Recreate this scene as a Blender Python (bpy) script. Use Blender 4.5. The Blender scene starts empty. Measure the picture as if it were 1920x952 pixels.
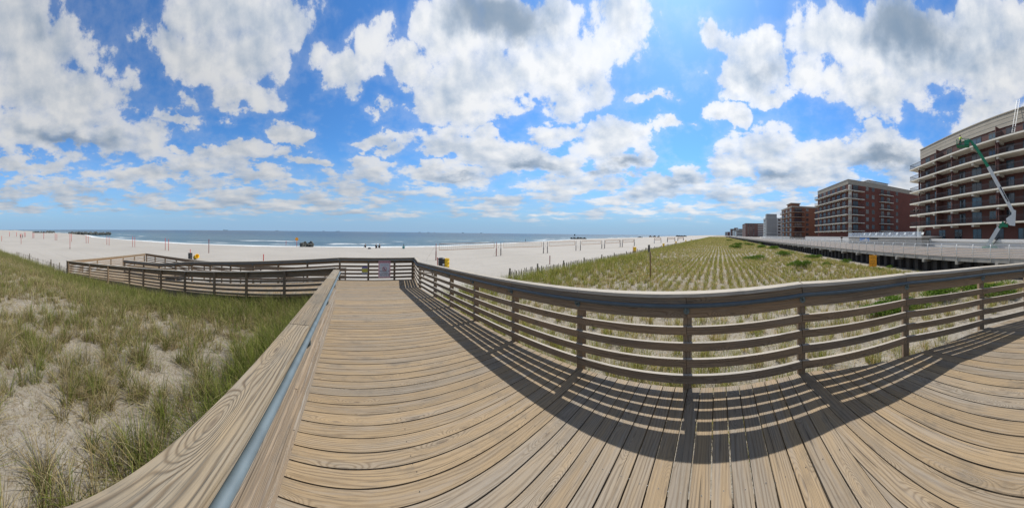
import bpy, math, random
import numpy as np
from mathutils import Vector, Matrix

# ------------------------------------------------------------------ camera
R = 432.0; XA = 666.0; HC = 435.8; CA, CB = 5.0, 1.8
AZ0 = (960 - XA) / R
_p = CB / R; _r = CA / R
CF = Vector((math.sin(AZ0)*math.cos(_p), math.cos(AZ0)*math.cos(_p), math.sin(_p)))
CR = Vector((math.cos(AZ0), -math.sin(AZ0), 0))
CU = CR.cross(CF)
CR, CU = (CR*math.cos(_r) + CU*math.sin(_r)), (CU*math.cos(_r) - CR*math.sin(_r))
EYE = Vector((0, 0, 1.62))
scene = bpy.context.scene
COL = scene.collection
cam = bpy.data.cameras.new('camera'); camo = bpy.data.objects.new('camera', cam); COL.objects.link(camo)
scene.camera = camo
scene.render.engine = 'CYCLES'
cam.type = 'PANO'; cam.panorama_type = 'CENTRAL_CYLINDRICAL'
cam.central_cylindrical_range_u_min = -960/R; cam.central_cylindrical_range_u_max = 960/R
cam.central_cylindrical_range_v_min = -(952-HC)/R; cam.central_cylindrical_range_v_max = HC/R
cam.central_cylindrical_radius = 1.0
cam.clip_start = 0.05; cam.clip_end = 30000
camo.matrix_world = Matrix(((CR.x, CU.x, -CF.x, EYE.x), (CR.y, CU.y, -CF.y, EYE.y), (CR.z, CU.z, -CF.z, EYE.z), (0, 0, 0, 1)))

# ------------------------------------------------------------------ light
SUN_AZ, SUN_EL = math.radians(80), math.radians(53)
SKY_STRENGTH = 0.13
CLOUD_GAIN = .86
SUN_STRENGTH = 5.0
sl = bpy.data.lights.new('sun', 'SUN'); sl.energy = SUN_STRENGTH; sl.angle = math.radians(0.53); sl.color = (1.0, 0.955, 0.88)
so = bpy.data.objects.new('sun', sl); COL.objects.link(so)
sdir = Vector((math.sin(SUN_AZ)*math.cos(SUN_EL), math.cos(SUN_AZ)*math.cos(SUN_EL), math.sin(SUN_EL)))
so.rotation_euler = sdir.to_track_quat('Z', 'Y').to_euler()
so.location = (0, 0, 60)
vs = scene.view_settings
vs.view_transform = 'Standard'; vs.look = 'None'; vs.gamma = 1.0; vs.use_curve_mapping = False; vs.exposure = 0.0
scene.cycles.max_bounces = 6; scene.cycles.diffuse_bounces = 2; scene.cycles.glossy_bounces = 2; scene.cycles.transparent_max_bounces = 6

# ------------------------------------------------------------------ node helper
class N:
    def __init__(s, nt): s.nt = nt
    def n(s, t, **kw):
        x = s.nt.nodes.new(t)
        for k, v in kw.items(): setattr(x, k, v)
        return x
    def put(s, sock, v):
        if v is None: return
        if isinstance(v, bpy.types.NodeSocket): s.nt.links.new(v, sock)
        else: sock.default_value = v
    def m(s, op, a, b=None, c=None, clamp=False):
        x = s.n('ShaderNodeMath', operation=op); x.use_clamp = clamp
        s.put(x.inputs[0], a); s.put(x.inputs[1], b); s.put(x.inputs[2], c)
        return x.outputs[0]
    def v(s, op, a, b=None, c=None, scale=None):
        x = s.n('ShaderNodeVectorMath', operation=op)
        s.put(x.inputs[0], a); s.put(x.inputs[1], b); s.put(x.inputs[2], c)
        if scale is not None: s.put(x.inputs[3], scale)
        return x.outputs['Value'] if op in ('LENGTH', 'DOT_PRODUCT', 'DISTANCE') else x.outputs[0]
    def xyz(s, x=0., y=0., z=0.):
        n = s.n('ShaderNodeCombineXYZ'); s.put(n.inputs[0], x); s.put(n.inputs[1], y); s.put(n.inputs[2], z); return n.outputs[0]
    def sep(s, v):
        n = s.n('ShaderNodeSeparateXYZ'); s.put(n.inputs[0], v); return n.outputs
    def noise(s, vec, scale=1., detail=4., rough=.5, dist=0., dim='3D', lac=2.0):
        n = s.n('ShaderNodeTexNoise', noise_dimensions=dim); s.put(n.inputs['Vector'], vec)
        n.inputs['Scale'].default_value = scale; n.inputs['Detail'].default_value = detail
        n.inputs['Roughness'].default_value = rough; n.inputs['Distortion'].default_value = dist
        n.inputs['Lacunarity'].default_value = lac
        return n.outputs['Fac'], n.outputs['Color']
    def ramp(s, v, lo, hi, a=0., b=1., smooth=True):
        n = s.n('ShaderNodeMapRange', interpolation_type='SMOOTHSTEP' if smooth else 'LINEAR')
        s.put(n.inputs[0], v)
        for i, q in zip((1, 2, 3, 4), (lo, hi, a, b)): s.put(n.inputs[i], q)
        return n.outputs[0]
    def mix(s, f, a, b, blend='MIX'):
        n = s.n('ShaderNodeMix', data_type='RGBA', blend_type=blend)
        s.put(n.inputs[0], f)
        for i, q in ((6, a), (7, b)):
            if isinstance(q, (tuple, list)): q = tuple(q)[:3] + (1.,)
            s.put(n.inputs[i], q)
        return n.outputs[2]
    def bump(s, h, strength=.5, dist=.01):
        n = s.n('ShaderNodeBump'); s.put(n.inputs['Height'], h); n.inputs['Strength'].default_value = strength; n.inputs['Distance'].default_value = dist
        return n.outputs[0]

# ------------------------------------------------------------------ world: Nishita sky + procedural clouds laid out by direction
world = bpy.data.worlds.new('World'); scene.world = world; world.use_nodes = True
wt = world.node_tree; wt.nodes.clear(); W = N(wt)
wout = W.n('ShaderNodeOutputWorld'); bg = W.n('ShaderNodeBackground')
wt.links.new(bg.outputs[0], wout.inputs[0])
sky = W.n('ShaderNodeTexSky', sky_type='NISHITA')
sky.sun_disc = False; sky.sun_elevation = SUN_EL; sky.sun_rotation = SUN_AZ
sky.air_density = 1.15; sky.dust_density = 0.35; sky.ozone_density = 2.2; sky.altitude = 0
skyc = W.v('SCALE', sky.outputs[0], scale=SKY_STRENGTH)
hs = W.n('ShaderNodeHueSaturation'); hs.inputs['Saturation'].default_value = 1.12; hs.inputs['Value'].default_value = 1.0
W.put(hs.inputs['Color'], skyc); skyc = W.v('MULTIPLY', hs.outputs[0], (.60, .98, 1.30))
tc = W.n('ShaderNodeTexCoord'); D = tc.outputs['Generated']
dx, dy, dz = W.sep(D)
az = W.m('ARCTAN2', dx, dy)
hl = W.m('SQRT', W.m('ADD', W.m('MULTIPLY', dx, dx), W.m('MULTIPLY', dy, dy)))
el = W.m('MAXIMUM', W.m('DIVIDE', dz, W.m('MAXIMUM', hl, 1e-3)), 0.0)      # tangent of the elevation
el = W.m('MINIMUM', el, 3.0)
P = W.xyz(az, el, 0.0)
lv = W.m('MULTIPLY', W.m('LOGARITHM', W.m('ADD', el, .07), math.e), .62)   # clouds flatten towards the horizon
q1 = W.xyz(W.m('MULTIPLY', az, 1.0), lv, 0.0)
def fbm(vec, sc, det, ro, off=(0, 0, 0), dist=0.):
    return W.noise(W.v('ADD', vec, off), sc, det, ro, dist)[0]
warp = W.noise(q1, 3.6, 5, .55)[1]
Pw = W.v('MULTIPLY_ADD', W.v('SUBTRACT', warp, (.5, .5, .5)), (.36, .30, 0), P)
Pw = W.v('MULTIPLY_ADD', W.v('SUBTRACT', W.noise(q1, 11., 4, .6)[1], (.5, .5, .5)), (.15, .13, 0), Pw)
def blobs(lst, vec):
    acc = None
    for (cx, cy, rx, ry, rot, w) in lst:
        mp = W.n('ShaderNodeMapping', vector_type='TEXTURE')
        mp.inputs['Location'].default_value = ((cx - XA)/R, (438 - cy)/R, 0)
        mp.inputs['Rotation'].default_value = (0, 0, math.radians(rot))
        mp.inputs['Scale'].default_value = (rx/R, ry/R, 1)
        # (the tiny term makes the chain sequential, so that the shader stays within Cycles' stack)
        W.put(mp.inputs['Vector'], vec if acc is None else W.v('MULTIPLY_ADD', acc, (1e-6, 1e-6, 0), vec))
        val = W.m('MULTIPLY_ADD', W.v('LENGTH', mp.outputs[0]), -w, w)
        acc = val if acc is None else W.m('SMOOTH_MAX', acc, val, .12)
    return acc
CLOUDS = [
 (20, 70, 170, 130, -25, 1.0), (110, 190, 190, 95, -22, 1.0), (190, 250, 130, 60, -15, .9), (30, 250, 130, 50, 0, .8), (20, 312, 130, 22, -8, .8), (330, 275, 34, 14, 0, .6),
 (430, 30, 150, 55, 0, .75), (350, 105, 95, 60, -20, .95), (450, 120, 100, 75, 15, .8), (445, 195, 75, 34, 12, .9), (540, 40, 50, 60, 0, .5), (590, 105, 60, 30, 0, .7),
 (645, 128, 52, 44, 0, .85), (705, 95, 50, 55, 10, .8), (765, 125, 60, 48, -10, .9), (870, 60, 110, 70, 0, 1.0), (960, 45, 150, 95, 0, 1.1), (1010, 125, 170, 80, 10, .95),
 (870, 175, 105, 62, 5, .95), (1160, 60, 75, 80, 15, .7), (960, 175, 110, 40, 0, .8), (718, 205, 26, 22, 20, .6), (538, 251, 40, 26, -15, .85),
 (330, 225, 40, 16, -10, .45), (350, 185, 30, 20, -60, .35), (690, 272, 60, 20, -5, .7), (870, 272, 130, 30, 0, .9), (1000, 290, 110, 42, 0, 1.0), (1140, 262, 80, 52, 0, 1.0), (1160, 300, 60, 36, 0, .9),
 (1040, 235, 60, 22, 0, .5), (1415, 90, 52, 52, 25, .9), (1410, 145, 80, 58, -15, 1.0), (1450, 185, 40, 26, 0, .8), (1345, 55, 50, 24, -15, .42), (1220, 186, 42, 14, -10, .55),
 (1367, 222, 36, 22, 0, .8), (1387, 190, 20, 11, 0, .5), (1258, 253, 27, 21, 0, .8), (1308, 242, 16, 10, 0, .55), (1210, 245, 30, 16, 0, .5),
 (1590, 60, 105, 70, 10, 1.0), (1700, 70, 180, 110, 0, 1.15), (1540, 150, 50, 40, 0, .75), (1640, 170, 120, 60, -10, 1.0), (1860, 90, 170, 130, 0, 1.05), (1850, 210, 110, 60, 15, .8),
 (1430, 290, 100, 55, 0, 1.0), (1380, 310, 60, 40, 0, .8), (1560, 305, 130, 55, 0, 1.0), (1660, 275, 100, 58, 0, 1.05), (1500, 340, 180, 30, 0, .9),
 (700, 322, 60, 26, 0, .85), (850, 330, 120, 26, 0, .8), (1250, 340, 120, 32, 0, .85), (1060, 345, 140, 26, 0, .7), (560, 308, 46, 22, 0, .75), (430, 300, 90, 22, 0, .7),
 (300, 330, 170, 26, 0, .75), (480, 345, 110, 20, 0, .7), (90, 350, 120, 14, 0, .4), (2080, 150, 150, 200, 0, .8), (-200, 120, 200, 200, 0, .7)]
base = blobs(CLOUDS, Pw)
def billow(off):
    v = W.n('ShaderNodeTexVoronoi', voronoi_dimensions='3D', feature='SMOOTH_F1'); W.put(v.inputs['Vector'], W.v('ADD', q2, off))
    v.inputs['Scale'].default_value = 8.5; v.inputs['Detail'].default_value = 1.0; v.inputs['Roughness'].default_value = .5; v.inputs['Smoothness'].default_value = .35; v.normalize = True
    a = fbm(W.v('ADD', q1, off), 6.0, 8, .66)
    return W.m('ADD', W.m('MULTIPLY', a, .8), W.m('MULTIPLY', W.m('SUBTRACT', 1., v.outputs['Distance']), .42))
q2 = W.v('MULTIPLY_ADD', W.noise(q1, 9., 3, .6)[1], (.10, .10, .0), q1)
nz = billow((0, 0, 0))
# layered low cloud
band = W.m('MULTIPLY', W.ramp(el, .01, .09), W.ramp(el, .20, .34, 1, 0))
lown = fbm(W.xyz(W.m('MULTIPLY', az, 1.5), W.m('MULTIPLY', lv, 1.9), 3.), 5.5, 8, .62)
low = W.m('ADD', W.m("MULTIPLY", band, .72), W.m('MULTIPLY_ADD', W.m('SUBTRACT', lown, .5), 1.3, -.50))
base = W.m('SMOOTH_MAX', base, low, .1)
base = W.m('MAXIMUM', base, -1.0)
nl = fbm(q1, 3.0, 3, .55)
f = W.m('ADD', base, W.m("MULTIPLY", W.m("SUBTRACT", nz, .67), 1.9))
f = W.m('ADD', f, W.m('MULTIPLY', W.m('SUBTRACT', fbm(W.v('ADD', q1, (5.3, 2.1, 1.)), 4.6, 3, .55), .52), 1.5))
soft = W.ramp(el, .0, .4, .36, .24)
alpha = W.ramp(f, -.02, soft)
veil = W.m('MULTIPLY', W.ramp(W.m('ADD', f, W.m('MULTIPLY', W.m('SUBTRACT', lown, .5), 1.2)), -.5, .25), .17)
alpha = W.m('MAXIMUM', W.m('MULTIPLY', alpha, W.ramp(f, .0, .7, .80, 1.)), veil)
alpha = W.m('MULTIPLY', alpha, W.ramp(el, .015, .08, .25, 1.0))
# body shade: grey where the cloud is thick, bright where thin or facing the sun
up = billow((.02, .03, 0))
relief = W.m('SUBTRACT', nz, up)
up2 = fbm(W.v('ADD', q1, (.02, .08, 0)), 3.0, 3, .55)
relief2 = W.m('SUBTRACT', nl, up2)
DARKS = [(930, 30, 150, 80, 0, 1.35), (1700, 50, 150, 95, -10, 1.25), (1440, 140, 60, 50, 0, .6), (1160, 300, 75, 40, 0, .9), (1000, 300, 110, 30, 0, .8), (880, 330, 110, 18, 0, .6),
         (1660, 300, 110, 48, 0, 1.1), (1440, 325, 110, 34, 0, .9), (130, 262, 150, 34, -6, .8), (60, 60, 120, 90, 0, .4), (1620, 180, 110, 50, 0, .6), (1850, 100, 120, 60, 0, .5), (1290, 350, 200, 20, 0, .5),
         (420, 60, 90, 40, 0, .25)]
dark = blobs(DARKS, Pw)
thick = W.m('ADD', W.m('MULTIPLY', W.ramp(f, .2, 1.5), .30), W.m('MULTIPLY', W.m('MAXIMUM', dark, 0.), .45))
thick = W.m('SUBTRACT', thick, W.m('MULTIPLY', relief, 1.7))
thick = W.m('SUBTRACT', thick, W.m('MULTIPLY', relief2, 1.9))
thick = W.m('ADD', thick, W.ramp(el, .05, .40, .40, .16))
thick = W.m('MINIMUM', W.m('MAXIMUM', thick, 0.), 1.)
ccol = W.mix(thick, (.95, .97, 1.0), (.36, .49, .67))
ccol = W.mix(W.m('MULTIPLY', W.ramp(W.m('SUBTRACT', dark, relief2), .25, 1.), .80), ccol, (.24, .33, .45))
# brighter towards the sun, out of frame above
cosd = W.v('DOT_PRODUCT', D, tuple(sdir))
halo = W.ramp(cosd, .2, .95, .80, 1.2, False)
ccol = W.v('SCALE', ccol, scale=halo)
ccol = W.v('SCALE', ccol, scale=CLOUD_GAIN)
skyc = W.mix(W.m('MULTIPLY', W.ramp(el, 0., .38, .80, 0.), 1.), skyc, (.27, .45, .72))
fin = W.mix(alpha, skyc, ccol)
fin = W.mix(W.ramp(el, 0., .10, .55, 0.), fin, (.30, .46, .66))   # aerial haze low down
fin = W.mix(W.ramp(el, 1.08, 1.6), fin, (.17, .18, .195))   # grey added overhead, out of frame, to dim and neutralise the skylight
wt.links.new(fin, bg.inputs[0]); bg.inputs[1].default_value = 1.0
world.cycles.sampling_method = 'NONE'

# ------------------------------------------------------------------ picture -> place helpers (where a thing stands, by bearing)
def hor(x):
    a = (x-960)/R
    d = CF*math.cos(a) + CR*math.sin(a)
    k = -d.z/CU.z
    return HC - R*k
def bearing(x):
    a = (x-960)/R
    d = CF*math.cos(a) + CR*math.sin(a)
    return math.atan2(d.x, d.y)
def gp(x, y, z):
    """ground point of height z seen at bearing x, this far down"""
    Dh = R*(EYE.z - z)/(y - hor(x)); b = bearing(x)
    return Vector((Dh*math.sin(b), Dh*math.cos(b), z))
def dp(x, Dh, z=0.):
    b = bearing(x); return Vector((Dh*math.sin(b), Dh*math.cos(b), z))
def zat(x, y, Dh): return EYE.z + (hor(x)-y)*Dh/R

rnd = random.Random(7); rs = np.random.RandomState(11)
# ------------------------------------------------------------------ mesh builder
class MB:
    def __init__(s): s.v = []; s.f = []; s.uv = []; s.mi = []
    def face(s, idx, uvs=None, mi=0):
        s.f.append(tuple(idx)); s.uv.extend(uvs if uvs else [(0., 0.)]*len(idx)); s.mi.append(mi)
    def box(s, o, ax, ay, az, l, w, h, mi=0):
        """box from corner o; ax is the length (grain) axis"""
        o = Vector(o); b = len(s.v)
        k = rnd.randint(0, 150)*10.0 + 1.0; u0 = rnd.random()*60
        loc = [(i*l, j*w, m*h) for m in (0, 1) for j in (0, 1) for i in (0, 1)]
        for (x, y, z) in loc: s.v.append(tuple(o + ax*x + ay*y + az*z))
        F = [(0, 2, 3, 1), (4, 5, 7, 6), (0, 1, 5, 4), (2, 6, 7, 3), (0, 4, 6, 2), (1, 3, 7, 5)]
        for n, fc in enumerate(F):
            uv = []
            for i in fc:
                x, y, z = loc[i]
                uv.append((u0+x, k+y) if n < 2 else ((u0+x, k+(w+z if n == 3 else -z)) if n < 4 else (u0+z*.3, k+y)))
            s.face([b+i for i in fc], uv, mi)
    def abox(s, x0, x1, y0, y1, z0, z1, mi=0, grain='x'):
        X, Y, Z = Vector((1, 0, 0)), Vector((0, 1, 0)), Vector((0, 0, 1))
        if grain == 'x': s.box((x0, y0, z0), X, Y, Z, x1-x0, y1-y0, z1-z0, mi)
        elif grain == 'y': s.box((x1, y0, z0), Y, -X, Z, y1-y0, x1-x0, z1-z0, mi)
        else: s.box((x0, y0, z0), Z, X, Y, z1-z0, x1-x0, y1-y0, mi)
    def beam(s, p, q, w, h, up=Vector((0, 0, 1)), mi=0, off=(0, 0)):
        """box from p to q; w across, h along up; p,q on the axis"""
        p = Vector(p); q = Vector(q); d = q-p; L = d.length; ax = d/L
        ay = up.cross(ax).normalized(); az = ax.cross(ay)
        s.box(p + ay*(off[0]-w/2) + az*(off[1]-h/2), ax, ay, az, L, w, h, mi)
    def prism(s, poly, z0, z1, udir, zf=None, mi=0):
        """flat polygon (CCW, 2-D) extruded; zf(x,y) adds a slope; grain along udir"""
        n = len(poly); b = len(s.v); k = rnd.randint(0, 150)*10.0 + 1.0; u0 = rnd.random()*60
        vd = (-udir[1], udir[0]); o = poly[0]
        def uvp(p): return (u0+(p[0]-o[0])*udir[0]+(p[1]-o[1])*udir[1], k+(p[0]-o[0])*vd[0]+(p[1]-o[1])*vd[1])
        zf = zf or (lambda x, y: 0.)
        for z in (z0, z1):
            for p in poly: s.v.append((p[0], p[1], z+zf(p[0], p[1])))
        s.face([b+n+i for i in range(n)], [uvp(p) for p in poly], mi)
        s.face([b+n-1-i for i in range(n)], [uvp(poly[n-1-i]) for i in range(n)], mi)
        for i in range(n):
            j = (i+1) % n; a, c = uvp(poly[i]), uvp(poly[j])
            s.face([b+i, b+j, b+n+j, b+n+i], [a, c, (c[0], c[1]+.02), (a[0], a[1]+.02)], mi)
    def tube(s, pts, r, n=8, mi=0, cap=True):
        pts = [Vector(p) for p in pts]; rr = r if isinstance(r, (list, tuple)) else [r]*len(pts)
        b = len(s.v); prev = None; L = 0
        for i, p in enumerate(pts):
            d = (pts[min(i+1, len(pts)-1)] - pts[max(i-1, 0)]).normalized()
            a = d.orthogonal().normalized() if prev is None else (prev - d*prev.dot(d)).normalized()
            prev = a; c = d.cross(a)
            for k in range(n):
                t = 2*math.pi*k/n; s.v.append(tuple(p + (a*math.cos(t)+c*math.sin(t))*rr[i]))
        for i in range(len(pts)-1):
            for k in range(n):
                k2 = (k+1) % n
                s.face([b+i*n+k, b+i*n+k2, b+(i+1)*n+k2, b+(i+1)*n+k], None, mi)
        if cap:
            s.face([b+k for k in range(n)][::-1], None, mi); s.face([b+(len(pts)-1)*n+k for k in range(n)], None, mi)
    def lathe(s, prof, c, n=16, mi=0):
        """prof: [(radius, z)...] round the vertical through c"""
        s.tube([(c[0], c[1], c[2]+z) for r, z in prof], [max(r, .001) for r, z in prof], n, mi)
    def build(s, name, mats, parent=None, smooth=False):
        me = bpy.data.meshes.new(name); me.from_pydata(s.v, [], s.f)
        mats = mats if isinstance(mats, (list, tuple)) else [mats]
        for m in mats: me.materials.append(m)
        if len(mats) > 1: me.polygons.foreach_set('material_index', s.mi)
        ul = me.uv_layers.new(name='UVMap'); ul.data.foreach_set('uv', np.array(s.uv, dtype=np.float32).ravel())
        if smooth: me.polygons.foreach_set('use_smooth', [True]*len(s.f))
        me.update()
        o = bpy.data.objects.new(name, me); COL.objects.link(o)
        if parent is not None:
            o.parent = parent; o.matrix_parent_inverse = parent.matrix_basis.inverted()
        return o
def lathe_real(prof, c, n=16):
    m = MB(); b = 0
    for r, z in prof:
        for k in range(n):
            t = 2*math.pi*k/n; m.v.append((c[0]+r*math.cos(t), c[1]+r*math.sin(t), c[2]+z))
    for i in range(len(prof)-1):
        for k in range(n):
            k2 = (k+1) % n; m.face([i*n+k, i*n+k2, (i+1)*n+k2, (i+1)*n+k])
    m.face(list(range(n))[::-1]); m.face([(len(prof)-1)*n+k for k in range(n)])
    return m
def thing(name, label, cat, loc=(0, 0, 0), group=None):
    o = bpy.data.objects.new(name, None); COL.objects.link(o); o.empty_display_size = .2
    o.location = loc; o['label'] = label; o['category'] = cat
    o.matrix_basis = Matrix.Translation(Vector(loc))
    if group: o['group'] = group
    return o
def tag(o, label, cat, group=None):
    o['label'] = label; o['category'] = cat
    if group: o['group'] = group
    return o
def struct(o, label=None, kind='structure'):
    o['kind'] = kind
    if label: o['label'] = label
    return o
def npmesh(name, verts, faces, mat, cols=None, tri=False, parent=None, attr=None, smooth=False):
    """numpy mesh: faces an (n,k) array, cols per vertex"""
    me = bpy.data.meshes.new(name); nv, nf, k = len(verts), len(faces), faces.shape[1]
    me.vertices.add(nv); me.vertices.foreach_set('co', np.asarray(verts, np.float32).ravel())
    me.loops.add(nf*k); me.loops.foreach_set('vertex_index', faces.astype(np.int32).ravel())
    me.polygons.add(nf); me.polygons.foreach_set('loop_start', np.arange(0, nf*k, k, dtype=np.int32))
    if smooth: me.polygons.foreach_set('use_smooth', np.ones(nf, bool))
    me.update(calc_edges=True)
    if cols is not None:
        a = me.attributes.new('tone', 'FLOAT_COLOR', 'POINT'); c = np.ones((nv, 4), np.float32); c[:, :3] = cols
        a.data.foreach_set('color', c.ravel())
    if attr:
        for nm, val in attr.items():
            a = me.attributes.new(nm, 'FLOAT', 'POINT'); a.data.foreach_set('value', np.asarray(val, np.float32).ravel())
    me.materials.append(mat)
    o = bpy.data.objects.new(name, me); COL.objects.link(o)
    if parent is not None: o.parent = parent; o.matrix_parent_inverse = parent.matrix_basis.inverted()
    return o

# ------------------------------------------------------------------ materials
def mat(name):
    m = bpy.data.materials.new(name); m.use_nodes = True; nt = m.node_tree
    b = nt.nodes['Principled BSDF']; return m, N(nt), b
def plain(name, col, rough=.6, metal=0., var=.12, scale=3., bump=0.):
    m, n, b = mat(name); t = n.n('ShaderNodeTexCoord').outputs['Object']
    f, _ = n.noise(t, scale, 5, .6)
    c = n.mix(n.ramp(f, .3, .7), tuple(x*(1-var) for x in col), tuple(min(x*(1+var), 1) for x in col))
    n.put(b.inputs['Base Color'], c); b.inputs['Roughness'].default_value = rough; b.inputs['Metallic'].default_value = metal
    if bump: n.put(b.inputs['Normal'], n.bump(n.noise(t, scale*8, 4, .6)[0], bump, .01))
    return m
def wood(name, tan, grey, contrast=1., bump=.5):
    m, n, b = mat(name)
    uv = n.n('ShaderNodeUVMap').outputs[0]; u, v, _ = n.sep(uv)
    k = n.m('FLOOR', n.m('DIVIDE', v, 10.)); vv = n.m('SUBTRACT', v, n.m('MULTIPLY', k, 10.)); kz = n.m('MULTIPLY', k, 7.31)
    wn = n.n('ShaderNodeTexWhiteNoise', noise_dimensions='1D'); n.put(wn.inputs['W'], k)
    r1, r2, r3 = n.sep(wn.outputs['Color'])
    # knots
    kv = n.xyz(n.m('MULTIPLY', u, 1.25), n.m('ADD', n.m('MULTIPLY', vv, 6.0), n.m('MULTIPLY', kz, 3.7)), 0.)
    vo = n.n('ShaderNodeTexVoronoi', voronoi_dimensions='2D', feature='F1'); n.put(vo.inputs['Vector'], kv); vo.inputs['Scale'].default_value = 1.0; vo.inputs['Randomness'].default_value = 1.0
    kd = vo.outputs['Distance']; kc = n.sep(vo.outputs['Color'])[0]
    near = n.ramp(kd, .0, .40, 1, 0)
    near = n.m('MULTIPLY', near, n.m('GREATER_THAN', kc, .42))
    # rings
    wv = n.xyz(n.m('MULTIPLY', u, .75), n.m('MULTIPLY', vv, 5.5), kz)
    wp = n.noise(wv, 1.0, 3, .5)[0]
    wob = n.noise(n.xyz(n.m('MULTIPLY', u, 4.0), n.m('MULTIPLY', vv, 22.), kz), 1.0, 3, .55)[0]
    ph = n.m('ADD', n.m('MULTIPLY', vv, n.m('MULTIPLY_ADD', r2, 70., 95.)), n.m('MULTIPLY', wp, 17.))
    ph = n.m('ADD', ph, n.m('MULTIPLY', wob, 2.6))
    ph = n.m('ADD', ph, n.m('MULTIPLY', near, n.m('MULTIPLY_ADD', kc, 22., 6.)))
    ring = n.m('MULTIPLY_ADD', n.m('SINE', n.m('MULTIPLY', ph, 1.9)), .5, .5)
    ring = n.m('POWER', ring, 2.6)
    fib = n.noise(n.xyz(n.m('MULTIPLY', u, 3.5), n.m('MULTIPLY', vv, 210.), kz), 1.0, 4, .65)[0]
    pat = n.noise(n.xyz(n.m('MULTIPLY', u, 1.3), n.m('MULTIPLY', vv, 9.), n.m('ADD', kz, 3.)), 1.0, 4, .6)[0]
    tone = n.m('ADD', n.m('MULTIPLY', n.m('SUBTRACT', pat, .5), 1.9), n.m('MULTIPLY_ADD', r1, .75, .06))
    c = n.mix(n.ramp(tone, 0., 1.), tan, grey)
    br = n.m('MULTIPLY_ADD', r3, .20, .90)
    c = n.v('SCALE', c, scale=br)
    dk = n.mix(n.m('MULTIPLY', n.m('MULTIPLY', ring, n.ramp(pat, .30, .62, .25, 1.)), .70*contrast), c, tuple(x*.40 for x in (tan[0], tan[1]*.92, tan[2]*.86)))
    dk = n.mix(n.ramp(fib, .48, .70, 0, .70*contrast), dk, tuple(x*.42 for x in grey))
    dk = n.mix(n.ramp(fib, .2, .42, .25*contrast, 0), dk, tuple(min(x*1.5, .8) for x in grey))
    kn = n.ramp(n.m('ADD', kd, n.m('MULTIPLY', kc, .05)), .045, .115, 1, 0); kn = n.m('MULTIPLY', kn, n.m('GREATER_THAN', kc, .42))
    dk = n.mix(n.m('MULTIPLY', kn, .62), dk, (.085, .06, .042))
    # dirt stains, checks
    st = n.noise(n.xyz(n.m('MULTIPLY', u, 2.2), n.m('MULTIPLY', vv, 3.), n.m('ADD', kz, 11.)), 1.0, 5, .65)[0]
    dk = n.mix(n.ramp(st, .54, .70, 0, .50), dk, tuple(x*.45 for x in grey))
    ck = n.noise(n.xyz(n.m('MULTIPLY', u, 1.1), n.m('MULTIPLY', vv, 70.), n.m('ADD', kz, 5.)), 1.0, 2, .5)[0]
    dk = n.mix(n.ramp(ck, .68, .715, 0, .85*contrast), dk, (.03, .022, .016))
    gw = n.noise(n.xyz(n.m('MULTIPLY', u, .8), n.m('MULTIPLY', vv, 14.), n.m('ADD', kz, 21.)), 1.0, 5, .7)[0]
    dk = n.mix(n.ramp(gw, .52, .68, 0, .45), dk, tuple(min(x*1.12, .6) for x in (grey[0], grey[1]*1.02, grey[2]*1.08)))
    n.put(b.inputs['Base Color'], dk); b.inputs['Roughness'].default_value = .82
    h = n.m('SUBTRACT', n.m('MULTIPLY', fib, .5), n.m('MULTIPLY', ring, .6))
    h = n.m('SUBTRACT', h, n.m('MULTIPLY', n.ramp(ck, .68, .715), 2.))
    n.put(b.inputs['Normal'], n.bump(h, bump, .004))
    return m
M = {}
M['deck'] = wood('deck_wood', (.325, .236, .138), (.272, .232, .182), .9)
M['rail'] = wood('shaded_rail_wood', (.275, .185, .108), (.225, .172, .12), 1.0, .6)  # same wood as the left rail, darkened to paint in its shade
M['sunlit_cap'] = wood('sunlit_cap_wood', (.42, .375, .31), (.43, .40, .35), .6, .5)  # same wood again, sun glare on caps and board tops painted into the colour
M['shaded_pipe'] = plain('shaded_handrail', (.065, .088, .105), .5, 0., .12, 9.)  # handrail in the shade of the cap, the shade darkened into its colour
M['sunlit_rail'] = wood('sunlit_rail_wood', (.31, .235, .16), (.285, .25, .205), 1.05, .6)  # lighter copy of the rail wood for the rail in the sun
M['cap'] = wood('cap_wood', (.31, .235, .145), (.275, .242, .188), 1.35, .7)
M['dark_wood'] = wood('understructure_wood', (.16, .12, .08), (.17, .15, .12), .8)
M['steel_rail'] = plain('galvanised_handrail', (.115, .15, .172), .5, 0., .12, 9.)
M['bracket'] = plain('bracket_steel', (.14, .19, .21), .5, .6, .1, 9.)
M['alu'] = plain('aluminium', (.68, .69, .68), .4, .15, .06)
M['black'] = plain('black_metal', (.018, .018, .02), .45, .3)
M['dark_rail'] = plain('dark_railing_metal', (.045, .042, .045), .45, .3)
M['red'] = plain('red_plastic', (.50, .05, .045), .5)
M['darkred'] = plain('dark_red_padding', (.20, .02, .022), .6)
M['navy'] = plain('dark_post_padding', (.035, .035, .05), .6)
M['yellow'] = plain('yellow_plastic', (.80, .50, .012), .45, 0, .05)
M['binblack'] = plain('black_plastic', (.028, .03, .032), .5)
M['white'] = plain('white_paint', (.58, .57, .55), .5, 0, .05)
M['orange'] = plain('orange_sign_paint', (.83, .34, .012), .5, 0, .05)
M['tape'] = plain('orange_tape', (.62, .33, .16), .6)
M['stone'] = plain('jetty_rock', (.065, .07, .065), .85, 0, .45, 1.2, .6)
M['concrete'] = plain('pale_concrete', (.33, .31, .275), .8, 0, .1, .8)
M['slab'] = plain('balcony_slab_concrete', (.60, .565, .49), .75, 0, .09, .5)
M['parapet'] = plain('beige_parapet', (.33, .295, .24), .8, 0, .08, .4)
M['plank_grey'] = plain('grey_bollard_wood', (.17, .155, .13), .85, 0, .3, 6.)
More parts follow.
